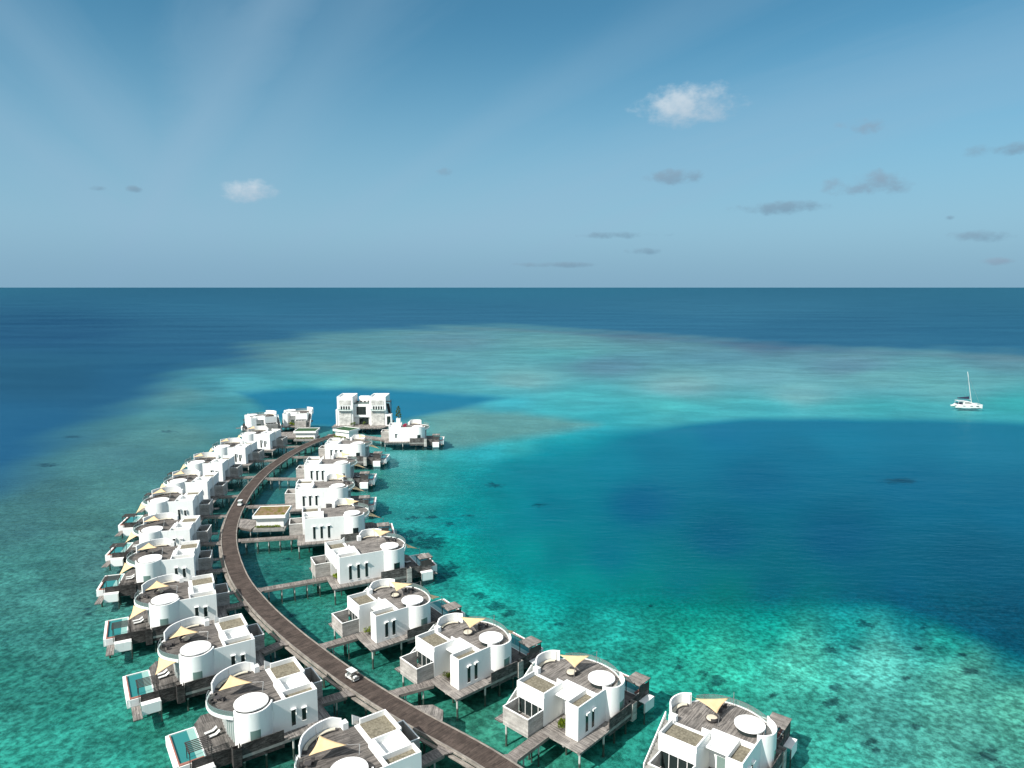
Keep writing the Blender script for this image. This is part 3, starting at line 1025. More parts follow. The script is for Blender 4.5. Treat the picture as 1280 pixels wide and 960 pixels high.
# ------------------------------------------------------------------ large far house
def big_house():
    root = empty('tall_house', (-94.6, 378.5, DECK), RAD(0))
    root.scale = (.94, 1, 1)
    tag(root, 'tall white three storey house with twin blocks at the far end', 'house')
    T = 15.8
    MB().prism([(-2.5, -3), (12, -3), (14, -6.5), (27, -6.5), (30, -2), (30, 16), (-2.5, 16)], -.6, 0).build('deck', 'deck_timber', root)
    for x in (-2, 4, 10, 15, 20, 26, 29):
        for y in (-2.4, 4, 10):
            MB().cyl(x, y, ZS, -.6, .28, 10).build('pile', 'pile', root)
    for bx, w in ((0, 9.0), (18.6, 9.4)):
        b = MB().box(bx, 0, 0, bx + w, 13, T - .8).wall([(bx + .15, .15), (bx + w - .15, .15), (bx + w - .15, 12.85), (bx + .15, 12.85)], .3, T - .8, T, True).build('wing', 'white', root)
        MB().box(bx + 1.0, -.3, .1, bx + w - .8, -.003, 8.2).build('timber_cladding', 'white_cladding', b)
        MB().box(bx + 1.2, -.14, 11.2, bx + w - 1.0, -.003, 13.9).build('recess_panel', 'white_cladding', b)
        MB().box(bx + .8, -1.5, 8.3, bx + w - .6, -.003, 8.5).build('balcony', 'white', b)
        MB().wall([(bx + .9, -.1), (bx + .9, -1.4), (bx + w - .7, -1.4), (bx + w - .7, -.1)], .04, 8.5, 9.3).build('glass_balustrade', 'clear_glass', b)
        d = MB().box(bx + 1.4, -.06, 8.6, bx + w - 1.2, -.004, 10.6).build('window', 'glass', b)
        m = MB()
        for i in range(5):
            m.box(bx + 1.6 + i * 1.45, -.12, 8.55, bx + 2.0 + i * 1.45, -.062, 10.7)
        m.build('frame', 'white', d)
    MB().box(9.0, 3.5, 0, 18.6, 13, 11.4).box(9.0, 2.2, 4.4, 18.6, 3.5, 11.4).build('middle_wing', 'white', root)
    w = MB().box(10.8, 2.1, 5.6, 15.9, 2.19, 10.0).build('window', 'glass', root)
    MB().box(10.7, 2.0, 5.5, 10.85, 2.19, 10.1).box(12.5, 2.02, 5.6, 12.6, 2.1, 10).box(14.2, 2.02, 5.6, 14.3, 2.1, 10).box(15.85, 2.0, 5.5, 16.0, 2.19, 10.1).build('frame', 'dark_timber', w)
    MB().box(11.8, 3.3, 0.05, 17.2, 3.49, 3.6).build('entrance_door', 'glass', root)
    MB().box(9.1, 2.3, 11.4, 18.5, 12.9, 11.5).build('roof_terrace', 'roof_timber', root)
    MB().wall([(9.0, 2.4), (18.6, 2.4)], .05, 11.5, 12.5).build('terrace_railing', 'clear_glass', root)
    m = MB()
    for x in (10.2, 12.4, 14.6, 16.8):
        m.box(x - .5, 6, 11.5, x + .5, 7.2, 12.4)
    m.build('terrace_furniture', 'rattan', root)
    MB().box(11, 7.6, 11.5, 16.4, 12, 14.6).build('stair_head', 'white', root)
    # right side stair and lift tower
    m = MB()
    for i in range(20):
        m.box(28.05, 12 - i * .55, 1 + i * .55, 29.6, 12.5 - i * .55, 1.4 + i * .55)
    m.build('side_stair', 'dark_timber', root)
    MB().box(28.02, -.5, 0, 31.2, 3.6, 6.2).build('side_wing', 'white', root)
    MB().box(28.6, -.58, .6, 30.6, -.503, 5.2).build('window', 'glass', root)
    m = MB()
    for y in (.2, 2.8):
        m.box(30.6, y, 6.2, 30.8, y + .2, 14)
    m.box(28.05, .2, 12.9, 30.8, 3.0, 13.1)
    m.build('side_pergola', 'dark_timber', root)
    MB().box(-1.0, .5, 0, -.5, 12, 8.6).build('side_fin', 'white', root)


big_house()


# ------------------------------------------------------------------ trees, shrubs and small things at the far end
def conifer(loc, h):
    rng = random.Random(3)
    root = empty('conifer_tree', loc)
    tag(root, 'dark green conifer standing between the tall house and the far villa', 'tree')
    MB().cyl(0, 0, 0, h * .92, .14, 8, .04).build('trunk', 'bark', root, True)
    m = MB()
    for k in range(22):
        t = (k + .5) / 22
        z = h * (.12 + .84 * t)
        r = (1.75 * (1 - t) ** .6 + .15) * rng.uniform(.5, .9)
        th = k * 2.4
        leaf_blob(m, (r * math.cos(th), r * math.sin(th), z), .75 * (1 - .55 * t), 70, .2, rng, .8)
    m.build('crown', 'dark_leaf', root)


conifer((-61.5, 378.5, DECK + 4.0), 7.0)
pt = empty('planter_box', (-61.5, 378.5, DECK))
tag(pt, 'white planter plinth under the dark conifer', 'planter')
MB().box(-1.1, -1.1, ZS, 1.1, 1.1, 3.8).wall([(-1.0, -1.0), (1.0, -1.0), (1.0, 1.0), (-1.0, 1.0)], .2, 3.8, 4.1, True).build('wall', 'white', pt)
MB().box(-.9, -.9, 3.8, .9, .9, 4.0).build('soil', 'roof_bed', pt)
bg = make_bush(1, 21, 1.5, 'pink', 380)
bg.name = 'flowering_shrub'
bg.location = (*to_world(-59.8, 338.0, 3.0, 7.4, 8.2), DECK + 5.0)
tag(bg, 'pink flowering shrub on the roof of the far right villa', 'shrub')
for i, (lx, ly, lb) in enumerate(((9.6, .2, 'left of the door'), (15.4, 2.6, 'right of the window'))):
    b = make_bush(1, 31 + i, 1.3, 'dark_leaf', 240)
    b.location = (-95.5 + lx, 378.5 + ly - 1.2, DECK)
    tag(b, f'dark green shrub {lb} of the tall house', 'shrub', 'shrubs by the tall house')


def parasol(loc):
    root = empty('parasol', loc)
    tag(root, 'white parasol open on the roof deck of the far left villa', 'parasol')
    MB().rod((0, 0, 0), (0, 0, 3.2), .05).build('pole', 'steel', root)
    n = 8
    m = MB()
    m.add([(2.2 * math.cos(2 * math.pi * i / n), 2.2 * math.sin(2 * math.pi * i / n), 2.65) for i in range(n)] + [(0, 0, 3.35)], [(i, (i + 1) % n, n) for i in range(n)])
    f = m.build('canopy', 'whitecloth', root)
    f.modifiers.new('thickness', 'SOLIDIFY').thickness = .03
    MB().cyl(0, 0, 0, .12, .35, 12).build('base', 'concrete', root)


parasol((*to_world(-134, 362.5, 120, 9.0, 9.0, -1), DECK + 5.0))


# ------------------------------------------------------------------ buggies
def buggy(px, py, h, label, load):
    p = ground(px, py, BZ)
    root = empty('buggy', (p[0], p[1], BZ + .005), RAD(h))
    tag(root, label, 'buggy', 'white electric buggies on the boardwalk')
    MB().box(-1.46, -.57, .2, 1.3, .57, .33).build('chassis', 'black', root)
    m = MB().box(-1.5, -.6, .34, 1.35, .6, .5)
    m.xzprism([(.75, .52), (1.35, .52), (1.42, .62), (1.2, .95), (.85, 1.0)], -.58, .58)
    m.box(-.55, -.6, .52, -.05, .6, .78)
    m.build('body', 'hull', root)
    MB().box(-.5, -.56, .78, -.02, .56, .9).xzprism([(-.55, .8), (-.42, .8), (-.55, 1.35), (-.66, 1.35)], -.56, .56).build('seat', 'grey_seat', root)
    MB().box(-.95, -.66, 1.82, 1.0, .66, 1.92).build('roof', 'hull', root)
    for x, x2 in ((.95, .8), (-.8, -.8)):
        for y in (-.56, .56):
            MB().rod((x, y, .55), (x2, y, 1.83), .03, 6).build('roof_post', 'black', root)
    MB().xzprism([(.99, .95), (1.02, .95), (.84, 1.8), (.81, 1.8)], -.52, .52).build('windscreen', 'clear_glass', root)
    MB().box(-1.5, -.62, .52, -.7, .62, .62).wall([(-.75, .58), (-1.46, .58), (-1.46, -.58), (-.75, -.58)], .06, .62, .85).build('cargo_bed', 'grey_seat', root)
    MB().rod((.85, .25, 1.0), (.62, .25, 1.15), .03, 6).cyl(.6, .25, 1.13, 1.16, .17, 12).build('steering_wheel', 'black', root)
    for x in (-1.0, 1.0):
        for y in (-.58, .58):
            w = MB().rod((x, y - .1, .24), (x, y + .1, .24), .24, 16).build('wheel', 'tyre', root, True)
            MB().rod((x, y - .11, .24), (x, y + .11, .24), .12, 10).build('rim', 'steel', w)
    for y in (-.42, .42):
        MB().rod((1.33, y, .74), (1.37, y, .74), .08, 8).build('headlight', 'clear_glass', root)
    if load:
        MB().box(-1.38, -.3, .63, -.85, .35, 1.05).build('white_crate', 'whitecloth', root)


buggy(440, 849, 138, 'white buggy with cargo bed on the boardwalk, nearer the bottom', True)
buggy(300.5, 632, -84, 'white buggy at the far bend of the boardwalk beside the planted pavilion', False)


# ------------------------------------------------------------------ catamaran
def catamaran():
    p = ground(1208, 509)
    root = empty('catamaran', (p[0], p[1], 0), RAD(-8))
    root.scale = (.92, .92, .92)
    tag(root, 'white sailing catamaran at anchor on the pale shallows', 'catamaran')
    for y in (-3.6, 3.6):
        m = MB()
        secs = [(-8.6, .75, .25, 1.0), (-7.4, .85, -.4, 1.05), (-5.5, 1.0, -.55, 2.3), (0, 1.05, -.6, 2.4), (5, .85, -.55, 2.5), (8.0, .3, -.4, 2.6), (8.7, .05, -.1, 2.6)]
        v, f = [], []
        for (x, w, zb, zt) in secs:
            v += [(x, y - w, zt), (x, y - w * .85, .1), (x, y, zb), (x, y + w * .85, .1), (x, y + w, zt)]
        for i in range(len(secs) - 1):
            a, b = 5 * i, 5 * i + 5
            for k in range(4):
                f.append((a + k, a + k + 1, b + k + 1, b + k))
            f.append((a + 4, a, b, b + 4))
        f += [(4, 3, 2, 1, 0), tuple(5 * (len(secs) - 1) + k for k in range(5))]
        m.add(v, f)
        h = m.build('hull', 'hull', root)
        MB().box(-8.4, y - .86, .02, 7.2, y + .86, .22).build('waterline_stripe', 'antifoul' if y > 0 else 'black', h)
        for x in (-3.6, 1.2, 5.0):
            MB().box(x - .8, y - 1.09, 1.35, x + .8, y - .9, 1.7).build('porthole', 'glass', h)
    MB().box(-6.6, -2.7, 1.0, 5.2, 2.7, 2.3).build('bridge_deck', 'hull', root)
    m = MB().xzprism([(-3.4, 2.3), (-3.4, 4.3), (-.2, 4.45), (1.6, 4.1), (3.9, 2.35)], -3.3, 3.3)
    c = m.build('cabin', 'hull', root)
    MB().xzprism([(-2.9, 3.1), (-2.9, 3.85), (-.2, 3.95), (1.3, 3.6), (2.0, 3.1)], -3.34, -3.302).build('window', 'glass', c)
    MB().xzprism([(-2.9, 3.1), (-2.9, 3.85), (-.2, 3.95), (1.3, 3.6), (2.0, 3.1)], 3.302, 3.34).build('window', 'glass', c)
    MB().box(-6.8, -2.9, 4.5, -2.0, 2.9, 4.65).build('hard_top', 'hull', root)
    for x, y in ((-6.5, -2.7), (-6.5, 2.7)):
        MB().rod((x, y, 2.3), (x, y, 4.5), .07).build('top_post', 'hull', root)
    MB().box(-6.4, -2.6, 2.3, -3.5, 2.6, 2.9).build('cockpit_seat', 'navy', root)
    MB().rod((3.0, 0, 3.2), (-1.2, 0, 25.0), .17, 10).build('mast', 'hull', root, True)
    MB().rod((2.3, 0, 5.6), (-5.4, 0, 6.4), .14).build('boom', 'hull', root)
    MB().xzprism([(1.2, 5.75), (1.0, 7.6), (-1.0, 7.4), (-6.3, 6.7), (-6.3, 6.2)], -.5, .5).build('furled_sail', 'navy', root)
    MB().rod((8.3, 0, 2.6), (-.8, 0, 23.4), .05).build('forestay', 'steel', root)
    for y in (-3.9, 3.9):
        MB().rod((.4, y, 2.4), (-.6, 0, 22.5), .03, 5).build('shroud', 'steel', root)
    MB().rod((-6.3, -1.2, 4.6), (-6.6, -1.2, 9.0), .04, 5).build('aerial', 'steel', root)
    MB().rod((8.4, -3.6, 2.5), (8.4, 3.6, 2.5), .12).build('cross_beam', 'hull', root)


catamaran()

# ------------------------------------------------------------------ seabed with its reef map
def lin(c):
    c = np.asarray(c, float) / 255.0
    return np.where(c <= .04045, c / 12.92, ((c + .055) / 1.055) ** 2.4)


# charts of the sea as it looks from the air: place and colour, one list per kind of water
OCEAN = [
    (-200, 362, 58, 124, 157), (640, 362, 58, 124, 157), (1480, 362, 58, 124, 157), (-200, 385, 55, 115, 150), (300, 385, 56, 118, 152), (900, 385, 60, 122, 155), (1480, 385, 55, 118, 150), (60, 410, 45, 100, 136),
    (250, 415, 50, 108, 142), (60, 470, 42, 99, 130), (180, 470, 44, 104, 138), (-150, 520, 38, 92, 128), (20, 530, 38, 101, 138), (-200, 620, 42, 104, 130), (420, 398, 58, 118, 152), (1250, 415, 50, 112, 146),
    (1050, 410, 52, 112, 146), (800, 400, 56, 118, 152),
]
FLAT = [
    (700, 556, 30, 142, 160), (640, 575, 18, 142, 156), (575, 590, 20, 148, 158), (745, 538, 46, 162, 178), (695, 720, 22, 157, 157), (585, 640, 16, 150, 156), (330, 440, 91, 143, 155), (420, 428, 94, 148, 162),
    (560, 425, 101, 150, 167), (700, 428, 104, 162, 172), (420, 455, 107, 163, 170), (560, 455, 100, 162, 176), (760, 455, 95, 143, 164), (650, 475, 123, 176, 181), (900, 440, 95, 149, 168), (950, 465, 107, 166, 180),
    (850, 480, 122, 172, 180), (1060, 455, 101, 146, 166), (1250, 450, 96, 145, 161), (1000, 490, 118, 176, 184), (1180, 480, 101, 170, 176), (1400, 470, 99, 155, 163), (800, 418, 93, 136, 155), (950, 432, 92, 130, 154),
    (300, 478, 86, 171, 185), (450, 475, 105, 175, 179), (560, 482, 93, 173, 184), (640, 497, 68, 175, 192), (720, 497, 80, 180, 190), (830, 506, 81, 183, 189), (960, 510, 72, 173, 185), (1100, 512, 67, 167, 177),
    (1270, 508, 63, 170, 176), (1400, 515, 61, 166, 171), (620, 560, 51, 170, 184), (620, 600, 22, 139, 149), (600, 640, 22, 145, 150), (650, 690, 20, 146, 149), (560, 590, 53, 160, 159), (520, 620, 45, 149, 151),
    (580, 680, 26, 163, 157), (610, 720, 37, 179, 169), (680, 745, 42, 187, 176), (760, 780, 48, 185, 175), (860, 780, 39, 186, 167), (960, 775, 31, 166, 153), (1060, 775, 33, 157, 156), (1140, 765, 28, 142, 149),
    (1190, 790, 34, 152, 145), (1270, 815, 33, 135, 138), (640, 780, 51, 159, 146), (720, 800, 44, 155, 145), (820, 820, 45, 168, 154), (900, 820, 58, 184, 164), (1000, 820, 77, 182, 167), (1100, 820, 89, 182, 174),
    (1200, 840, 91, 182, 168), (1270, 870, 85, 172, 156), (1000, 880, 63, 165, 153), (1100, 890, 79, 167, 160), (1200, 900, 87, 172, 161), (1050, 950, 63, 172, 158), (1200, 950, 77, 162, 151), (880, 870, 45, 163, 147),
    (760, 870, 44, 138, 130), (780, 940, 47, 151, 139), (1420, 960, 76, 161, 145), (560, 790, 56, 146, 135), (520, 850, 58, 146, 132), (600, 900, 64, 152, 134), (400, 770, 51, 139, 130), (370, 700, 45, 125, 120),
    (440, 730, 50, 138, 128), (360, 590, 67, 133, 136), (380, 560, 71, 143, 142), (340, 620, 52, 124, 127), (320, 820, 45, 106, 97), (280, 700, 49, 111, 113), (300, 560, 67, 133, 137), (520, 700, 37, 141, 140),
    (510, 760, 49, 147, 138), (480, 600, 61, 143, 140), (420, 960, 50, 114, 101), (700, 960, 56, 144, 128), (560, 960, 61, 144, 126), (230, 490, 90, 147, 156), (150, 560, 78, 131, 138), (230, 540, 88, 142, 144),
    (280, 520, 78, 145, 154), (60, 610, 71, 123, 127), (150, 600, 80, 138, 139), (30, 650, 70, 125, 128), (100, 650, 75, 131, 130), (60, 690, 68, 133, 132), (20, 730, 73, 145, 142), (90, 740, 73, 139, 137),
    (60, 790, 65, 142, 137), (110, 820, 58, 145, 137), (20, 850, 57, 148, 139), (80, 900, 52, 152, 141), (130, 880, 51, 140, 130), (30, 950, 52, 158, 145), (160, 950, 49, 148, 137), (200, 930, 45, 128, 116),
    (-150, 800, 61, 142, 138), (120, 700, 81, 139, 140), (200, 580, 80, 136, 139), (1040, 513, 75, 170, 180), (1150, 514, 72, 168, 178), (940, 513, 75, 172, 182), (1270, 518, 62, 160, 172), (1400, 520, 62, 160, 170),
    (860, 518, 70, 172, 182), (700, 508, 72, 178, 188), (640, 488, 85, 172, 185), (420, 478, 95, 180, 188), (380, 484, 70, 165, 180), (760, 522, 60, 172, 184), (700, 540, 42, 168, 182), (640, 555, 60, 168, 176),
    (800, 515, 66, 170, 180), (260, 480, 70, 140, 158), (430, 445, 92, 156, 170), (300, 455, 76, 142, 160), (270, 510, 66, 142, 155), (320, 515, 62, 150, 165), (700, 440, 92, 167, 177), (1100, 470, 104, 168, 178),
    (1200, 470, 98, 165, 176), (560, 520, 98, 162, 165), (520, 560, 70, 160, 165),
]
LAGOON = [
    (715, 560, 22, 133, 152), (636, 640, 4, 129, 142), (690, 620, 4, 118, 138), (700, 680, 2, 125, 137), (830, 560, 16, 119, 147), (900, 535, 23, 118, 153), (1050, 540, 24, 123, 153), (1230, 545, 33, 120, 149),
    (1400, 560, 31, 116, 142), (950, 590, 7, 106, 136), (1150, 600, 16, 108, 138), (1270, 620, 16, 107, 136), (800, 620, 4, 104, 136), (900, 660, 4, 102, 128), (1050, 660, 5, 98, 126), (1220, 690, 6, 97, 121),
    (1270, 740, 6, 95, 118), (680, 620, 4, 120, 140), (760, 680, 7, 118, 138), (860, 710, 1, 118, 130), (980, 720, 6, 106, 124), (1120, 730, 10, 101, 127), (1200, 750, 7, 99, 119), (720, 720, 20, 144, 146),
    (800, 740, 12, 130, 133), (900, 745, 4, 123, 123), (1040, 523, 22, 119, 151), (1150, 526, 22, 119, 149), (940, 525, 20, 119, 151), (1280, 533, 24, 119, 147), (1000, 560, 14, 113, 143), (700, 600, 8, 129, 149),
    (660, 620, 8, 137, 152), (660, 680, 6, 145, 149), (720, 725, 6, 139, 139), (800, 742, 4, 133, 133), (880, 748, 4, 125, 127), (1000, 742, 4, 115, 123), (1100, 740, 6, 105, 123), (1200, 770, 6, 97, 117),
    (1280, 800, 8, 97, 117), (1400, 850, 8, 95, 115), (850, 540, 18, 125, 153), (760, 570, 12, 129, 153),
]
LAGOON_EDGE = [(1700, 528), (1290, 524), (1180, 519.5), (1040, 517), (940, 518), (860, 524), (800, 533), (730, 546), (665, 562), (620, 590), (596, 640), (618, 690), (668, 728), (735, 748), (800, 755), (880, 760), (960, 757), (1040, 752), (1110, 750), (1170, 768), (1220, 790), (1290, 822), (1700, 930)]
REEF_EDGE = [(-300, 735), (-100, 655), (0, 602), (40, 577), (100, 541), (160, 512), (205, 488), (240, 466), (290, 445), (340, 429), (420, 416), (500, 409), (560, 406), (640, 408), (760, 415), (900, 425), (1050, 433), (1200, 440), (1300, 444), (1700, 455), (1900, 1100), (-300, 1100)]
# brightness the sunlit bottom gives back and what the surface adds, per colour channel
GAIN = (1.233, 1.31, 1.354)
ADD = ((0.0031, -0.0076), (0.0359, -0.0228), (0.0339, -0.0425))


def qmap(px, py):
    return np.stack([px * .9, 420 * np.log(np.maximum(py - 338, 6) / 20.0)], -1)


def chart_colour(chart, px, py):
    CH = np.array(chart, float)
    q = qmap(px, py)
    c = qmap(CH[:, 0], CH[:, 1])
    L = lin(CH[:, 2:5])
    flat = q.reshape(-1, 2)
    res = np.zeros((len(flat), 3))
    for i in range(0, len(flat), 20000):
        d2 = ((flat[i:i + 20000, None, :] - c[None]) ** 2).sum(-1)
        w = 1.0 / (d2 + 300.0) ** 1.7
        res[i:i + 20000] = (w @ L) / w.sum(1, keepdims=True)
    return res.reshape(q.shape[:-1] + (3,))


def seg_field(px, py, poly, soft):
    """signed softness field of a charted outline: about 1 inside, 0 at the edge, -1 outside"""
    q = qmap(px, py)
    P = qmap(np.array([p[0] for p in poly], float), np.array([p[1] for p in poly], float))
    x, y = q[..., 0], q[..., 1]
    inside = np.zeros(x.shape, bool)
    dist = np.full(x.shape, 1e9)
    for i in range(len(P)):
        a, b = P[i], P[(i + 1) % len(P)]
        cond = ((a[1] > y) != (b[1] > y)) & (x < (b[0] - a[0]) * (y - a[1]) / (b[1] - a[1] + 1e-12) + a[0])
        inside ^= cond
        ab = b - a
        t = np.clip(((x - a[0]) * ab[0] + (y - a[1]) * ab[1]) / (ab @ ab), 0, 1)
        dist = np.minimum(dist, np.hypot(x - a[0] - t * ab[0], y - a[1] - t * ab[1]))
    return np.where(inside, 1, -1) * dist / soft


# dark coral patches: place and half-size
CORAL = [(617, 599, 14, 4), (675, 621, 12, 3), (536, 669, 30, 12), (515, 660, 20, 8), (564, 700, 16, 8), (552, 712, 14, 7), (620, 747, 20, 7), (638, 757, 12, 5), (600, 735, 16, 5), (813, 746, 6, 3), (560, 648, 10, 3), (540, 640, 10, 3), (515, 641, 13, 4), (585, 637, 8, 2),
         (1041, 802, 13, 8), (1082, 770, 15, 7), (1134, 836, 8, 5), (1156, 773, 9, 5), (1176, 799, 9, 4), (1150, 800, 9, 4), (1212, 827, 14, 6), (1047, 848, 12, 9), (1040, 867, 16, 10), (966, 857, 7, 5), (895, 842, 15, 11), (880, 830, 9, 7), (1236, 930, 20, 14), (1250, 945, 15, 10), (1146, 895, 11, 7), (1055, 885, 15, 8), (1085, 915, 14, 7), (1070, 800, 12, 4), (1095, 925, 10, 5), (1125, 592, 26, 5), (1205, 808, 14, 4), (850, 822, 9, 5),
         (131, 663, 5, 1.8), (127, 669, 5, 1.8), (125, 674, 5, 1.6), (117, 717, 7, 2), (109, 752, 7, 2.4), (110, 758, 8, 2.4), (90, 540, 14, 2), (60, 575, 20, 3), (210, 535, 14, 2),
         (379, 777, 9, 4), (392, 793, 9, 4.5), (364, 759, 8, 5), (332, 699, 7, 2), (332, 708, 7, 2.4), (345, 717, 8, 3), (589, 914, 12, 7), (485, 863, 9, 4), (330, 760, 7, 3), (360, 690, 6, 2), (650, 790, 9, 5), (700, 770, 8, 4), (300, 790, 8, 4)]


def coral_field(px, py):
    f = np.full(px.shape, -2.0)
    for (cx, cy, rx, ry) in CORAL:
        d = np.hypot((px - cx) / rx, (py - cy) / ry)
        f = np.maximum(f, 1.1 - d)
    return f


us = np.unique(np.concatenate([np.linspace(-6000, -160, 26), np.arange(-160, 1441, 3.2), np.linspace(1441, 7000, 26)]))
vs_ = np.unique(np.concatenate([HZ + np.geomspace(.9, 40, 34), np.arange(HZ + 41, 560, 1.5), np.arange(560, 1000, 2.0), np.geomspace(1000, 9000, 22)]))
PX, PY = np.meshgrid(us, vs_)
yy = (PY - 480) / FPX
dn = math.sin(PITCH) + yy * math.cos(PITCH)
fw = math.cos(PITCH) - yy * math.sin(PITCH)
tt = (CAMH - 0.0) / dn
XW = (PX - 640) / FPX * tt
YW = fw * tt
CXp, CYp = np.clip(PX, -250, 1530), np.clip(PY, HZ + 1, 980)
def wobble(sc):
    return (.5 * np.sin(XW * sc + 1.7 * np.sin(YW * sc * .8)) + .35 * np.sin(XW * sc * 2.7 + YW * sc * 2.1 + 1) + .25 * np.sin(XW * sc * 6.1 - YW * sc * 4.3 + 2))


def smooth01(f):
    w = np.clip((f + 1) / 2, 0, 1)
    return (w * w * (3 - 2 * w))[..., None]


reef = smooth01(seg_field(CXp, CYp, REEF_EDGE, 42) + .55 * wobble(.012))
lag_soft = 9 + 34 * np.clip((850 - CXp) / 170, 0, 1) + 22 * np.clip((CYp - 690) / 60, 0, 1) * np.clip((1150 - CXp) / 150, 0, 1) + 8 * np.clip((CYp - 700) / 60, 0, 1)
lag = smooth01(seg_field(CXp, CYp, LAGOON_EDGE, lag_soft) + .30 * wobble(.02))
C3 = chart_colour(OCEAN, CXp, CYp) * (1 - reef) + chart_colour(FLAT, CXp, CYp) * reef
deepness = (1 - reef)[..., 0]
# blue channel, grey-green spit and the pinkish algae crest of the outer reef
for poly, soft, c, dp in (
        ([(300, 487), (390, 482), (450, 481), (530, 484), (600, 489), (630, 494), (600, 502), (555, 510), (500, 522), (430, 530), (380, 526), (330, 510)], 12, (34, 126, 162), .8),
        ([(535, 520), (590, 511), (650, 511), (700, 518), (745, 527), (700, 534), (640, 544), (580, 553), (535, 552)], 15, (104, 160, 160), 0)):
    w = smooth01(seg_field(CXp, CYp, poly, soft) + .3 * wobble(.03)) * .9
    C3 = C3 * (1 - w) + lin(c) * w
    deepness = deepness * (1 - w[..., 0]) + dp * w[..., 0]
crest = [(540, 408), (660, 412), (760, 418), (880, 424), (1000, 434), (1150, 439), (1290, 446), (1500, 452)]
cy_ = np.interp(CXp, [p[0] for p in crest], [p[1] for p in crest]) + 1.2 * wobble(.006)
wv = np.exp(-((CYp - cy_) / (2.2 + np.maximum(CXp - 560, 0) / 330)) ** 2) * np.clip((CXp - 540) / 60, 0, 1) * .34
C3 = C3 * (1 - wv[..., None]) + lin((100, 126, 146)) * wv[..., None]
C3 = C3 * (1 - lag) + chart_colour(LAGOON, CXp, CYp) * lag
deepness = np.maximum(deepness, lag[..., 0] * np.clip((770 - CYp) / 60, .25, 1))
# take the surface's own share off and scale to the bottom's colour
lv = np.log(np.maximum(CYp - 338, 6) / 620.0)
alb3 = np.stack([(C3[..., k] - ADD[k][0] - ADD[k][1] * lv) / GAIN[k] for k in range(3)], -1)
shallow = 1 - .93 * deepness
far = np.clip((CYp - 430) / 360.0, 0.2, 1)
cor = coral_field(CXp, CYp)
depth = SEABED - 1.2 * (1 - shallow) * np.clip((YW - 60) / 60, 0, 1)
nr, nc = PX.shape
me = bpy.data.meshes.new('seabed')
co = np.stack([XW, YW, depth], -1).reshape(-1, 3)
# true plan position of the charted bottom seen through the surface
I = np.arange(nr * nc).reshape(nr, nc)
quads = np.stack([I[:-1, :-1], I[1:, :-1], I[1:, 1:], I[:-1, 1:]], -1).reshape(-1, 4)
me.vertices.add(len(co))
me.vertices.foreach_set('co', co.ravel())
me.loops.add(quads.size)
me.loops.foreach_set('vertex_index', quads.ravel())
me.polygons.add(len(quads))
me.polygons.foreach_set('loop_start', np.arange(0, quads.size, 4))
me.polygons.foreach_set('loop_total', np.full(len(quads), 4))
me.update(calc_edges=True)
me.polygons.foreach_set('use_smooth', [True] * len(quads))
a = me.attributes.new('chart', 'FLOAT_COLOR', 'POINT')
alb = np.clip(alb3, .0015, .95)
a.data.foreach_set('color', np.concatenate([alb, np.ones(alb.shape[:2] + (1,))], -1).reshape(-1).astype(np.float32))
a = me.attributes.new('coral', 'FLOAT', 'POINT')
a.data.foreach_set('value', cor.ravel().astype(np.float32))
a = me.attributes.new('flat', 'FLOAT', 'POINT')
a.data.foreach_set('value', (1 - deepness * .85).ravel().astype(np.float32))
a = me.attributes.new('shallow', 'FLOAT', 'POINT')
a.data.foreach_set('value', (shallow * far).ravel().astype(np.float32))

m, nt, out = new_mat('sand_and_coral')
n = N(nt)
at = lambda nm: n.node('ShaderNodeAttribute', attribute_name=nm)
chart = at('chart').outputs['Color']
coral = at('coral').outputs['Fac']
shal = at('shallow').outputs['Fac']
pos = n.node('ShaderNodeNewGeometry').outputs['Position']
n1 = n.noise(pos, .85, 6, .72)
n2 = n.noise(pos, .09, 5, .62)
n3 = n.noise(pos, .022, 5, .6)
n4 = n.noise(n.mapping(pos, (.8, 1.2, 1), (0, 0, .5)), .25, 5, .65)
k1 = n.ramp(n1, .36, .66, .52, 1.46)
k2 = n.ramp(n2, .35, .65, .80, 1.16)
k3 = n.ramp(n3, .35, .65, .84, 1.14)
k4 = n.ramp(n4, .35, .65, .85, 1.12)
k = n.math('MULTIPLY', n.math('MULTIPLY', k1, k2), n.math('MULTIPLY', k3, k4))
k = n.math('ADD', n.math('MULTIPLY', n.math('SUBTRACT', k, 1.0), shal), 1.0)
# broad drifts of sand and weed that still show far out
n5 = n.noise(n.mapping(pos, (.5, 1.0, 1), (0, 0, RAD(10))), .035, 6, .7)
k5 = n.ramp(n5, .36, .66, .86, 1.14)
flatness = at('flat').outputs['Fac']
k = n.math('MULTIPLY', k, n.math('ADD', n.math('MULTIPLY', n.math('SUBTRACT', k5, 1.0), flatness), 1.0))
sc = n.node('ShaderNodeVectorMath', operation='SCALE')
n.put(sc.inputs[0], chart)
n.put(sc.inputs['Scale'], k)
cf = n.math('ADD', coral, n.math('MULTIPLY', n.math('SUBTRACT', n.noise(pos, .42, 6, .75), .5), 3.8))
cm = n.ramp(cf, .1, .85)
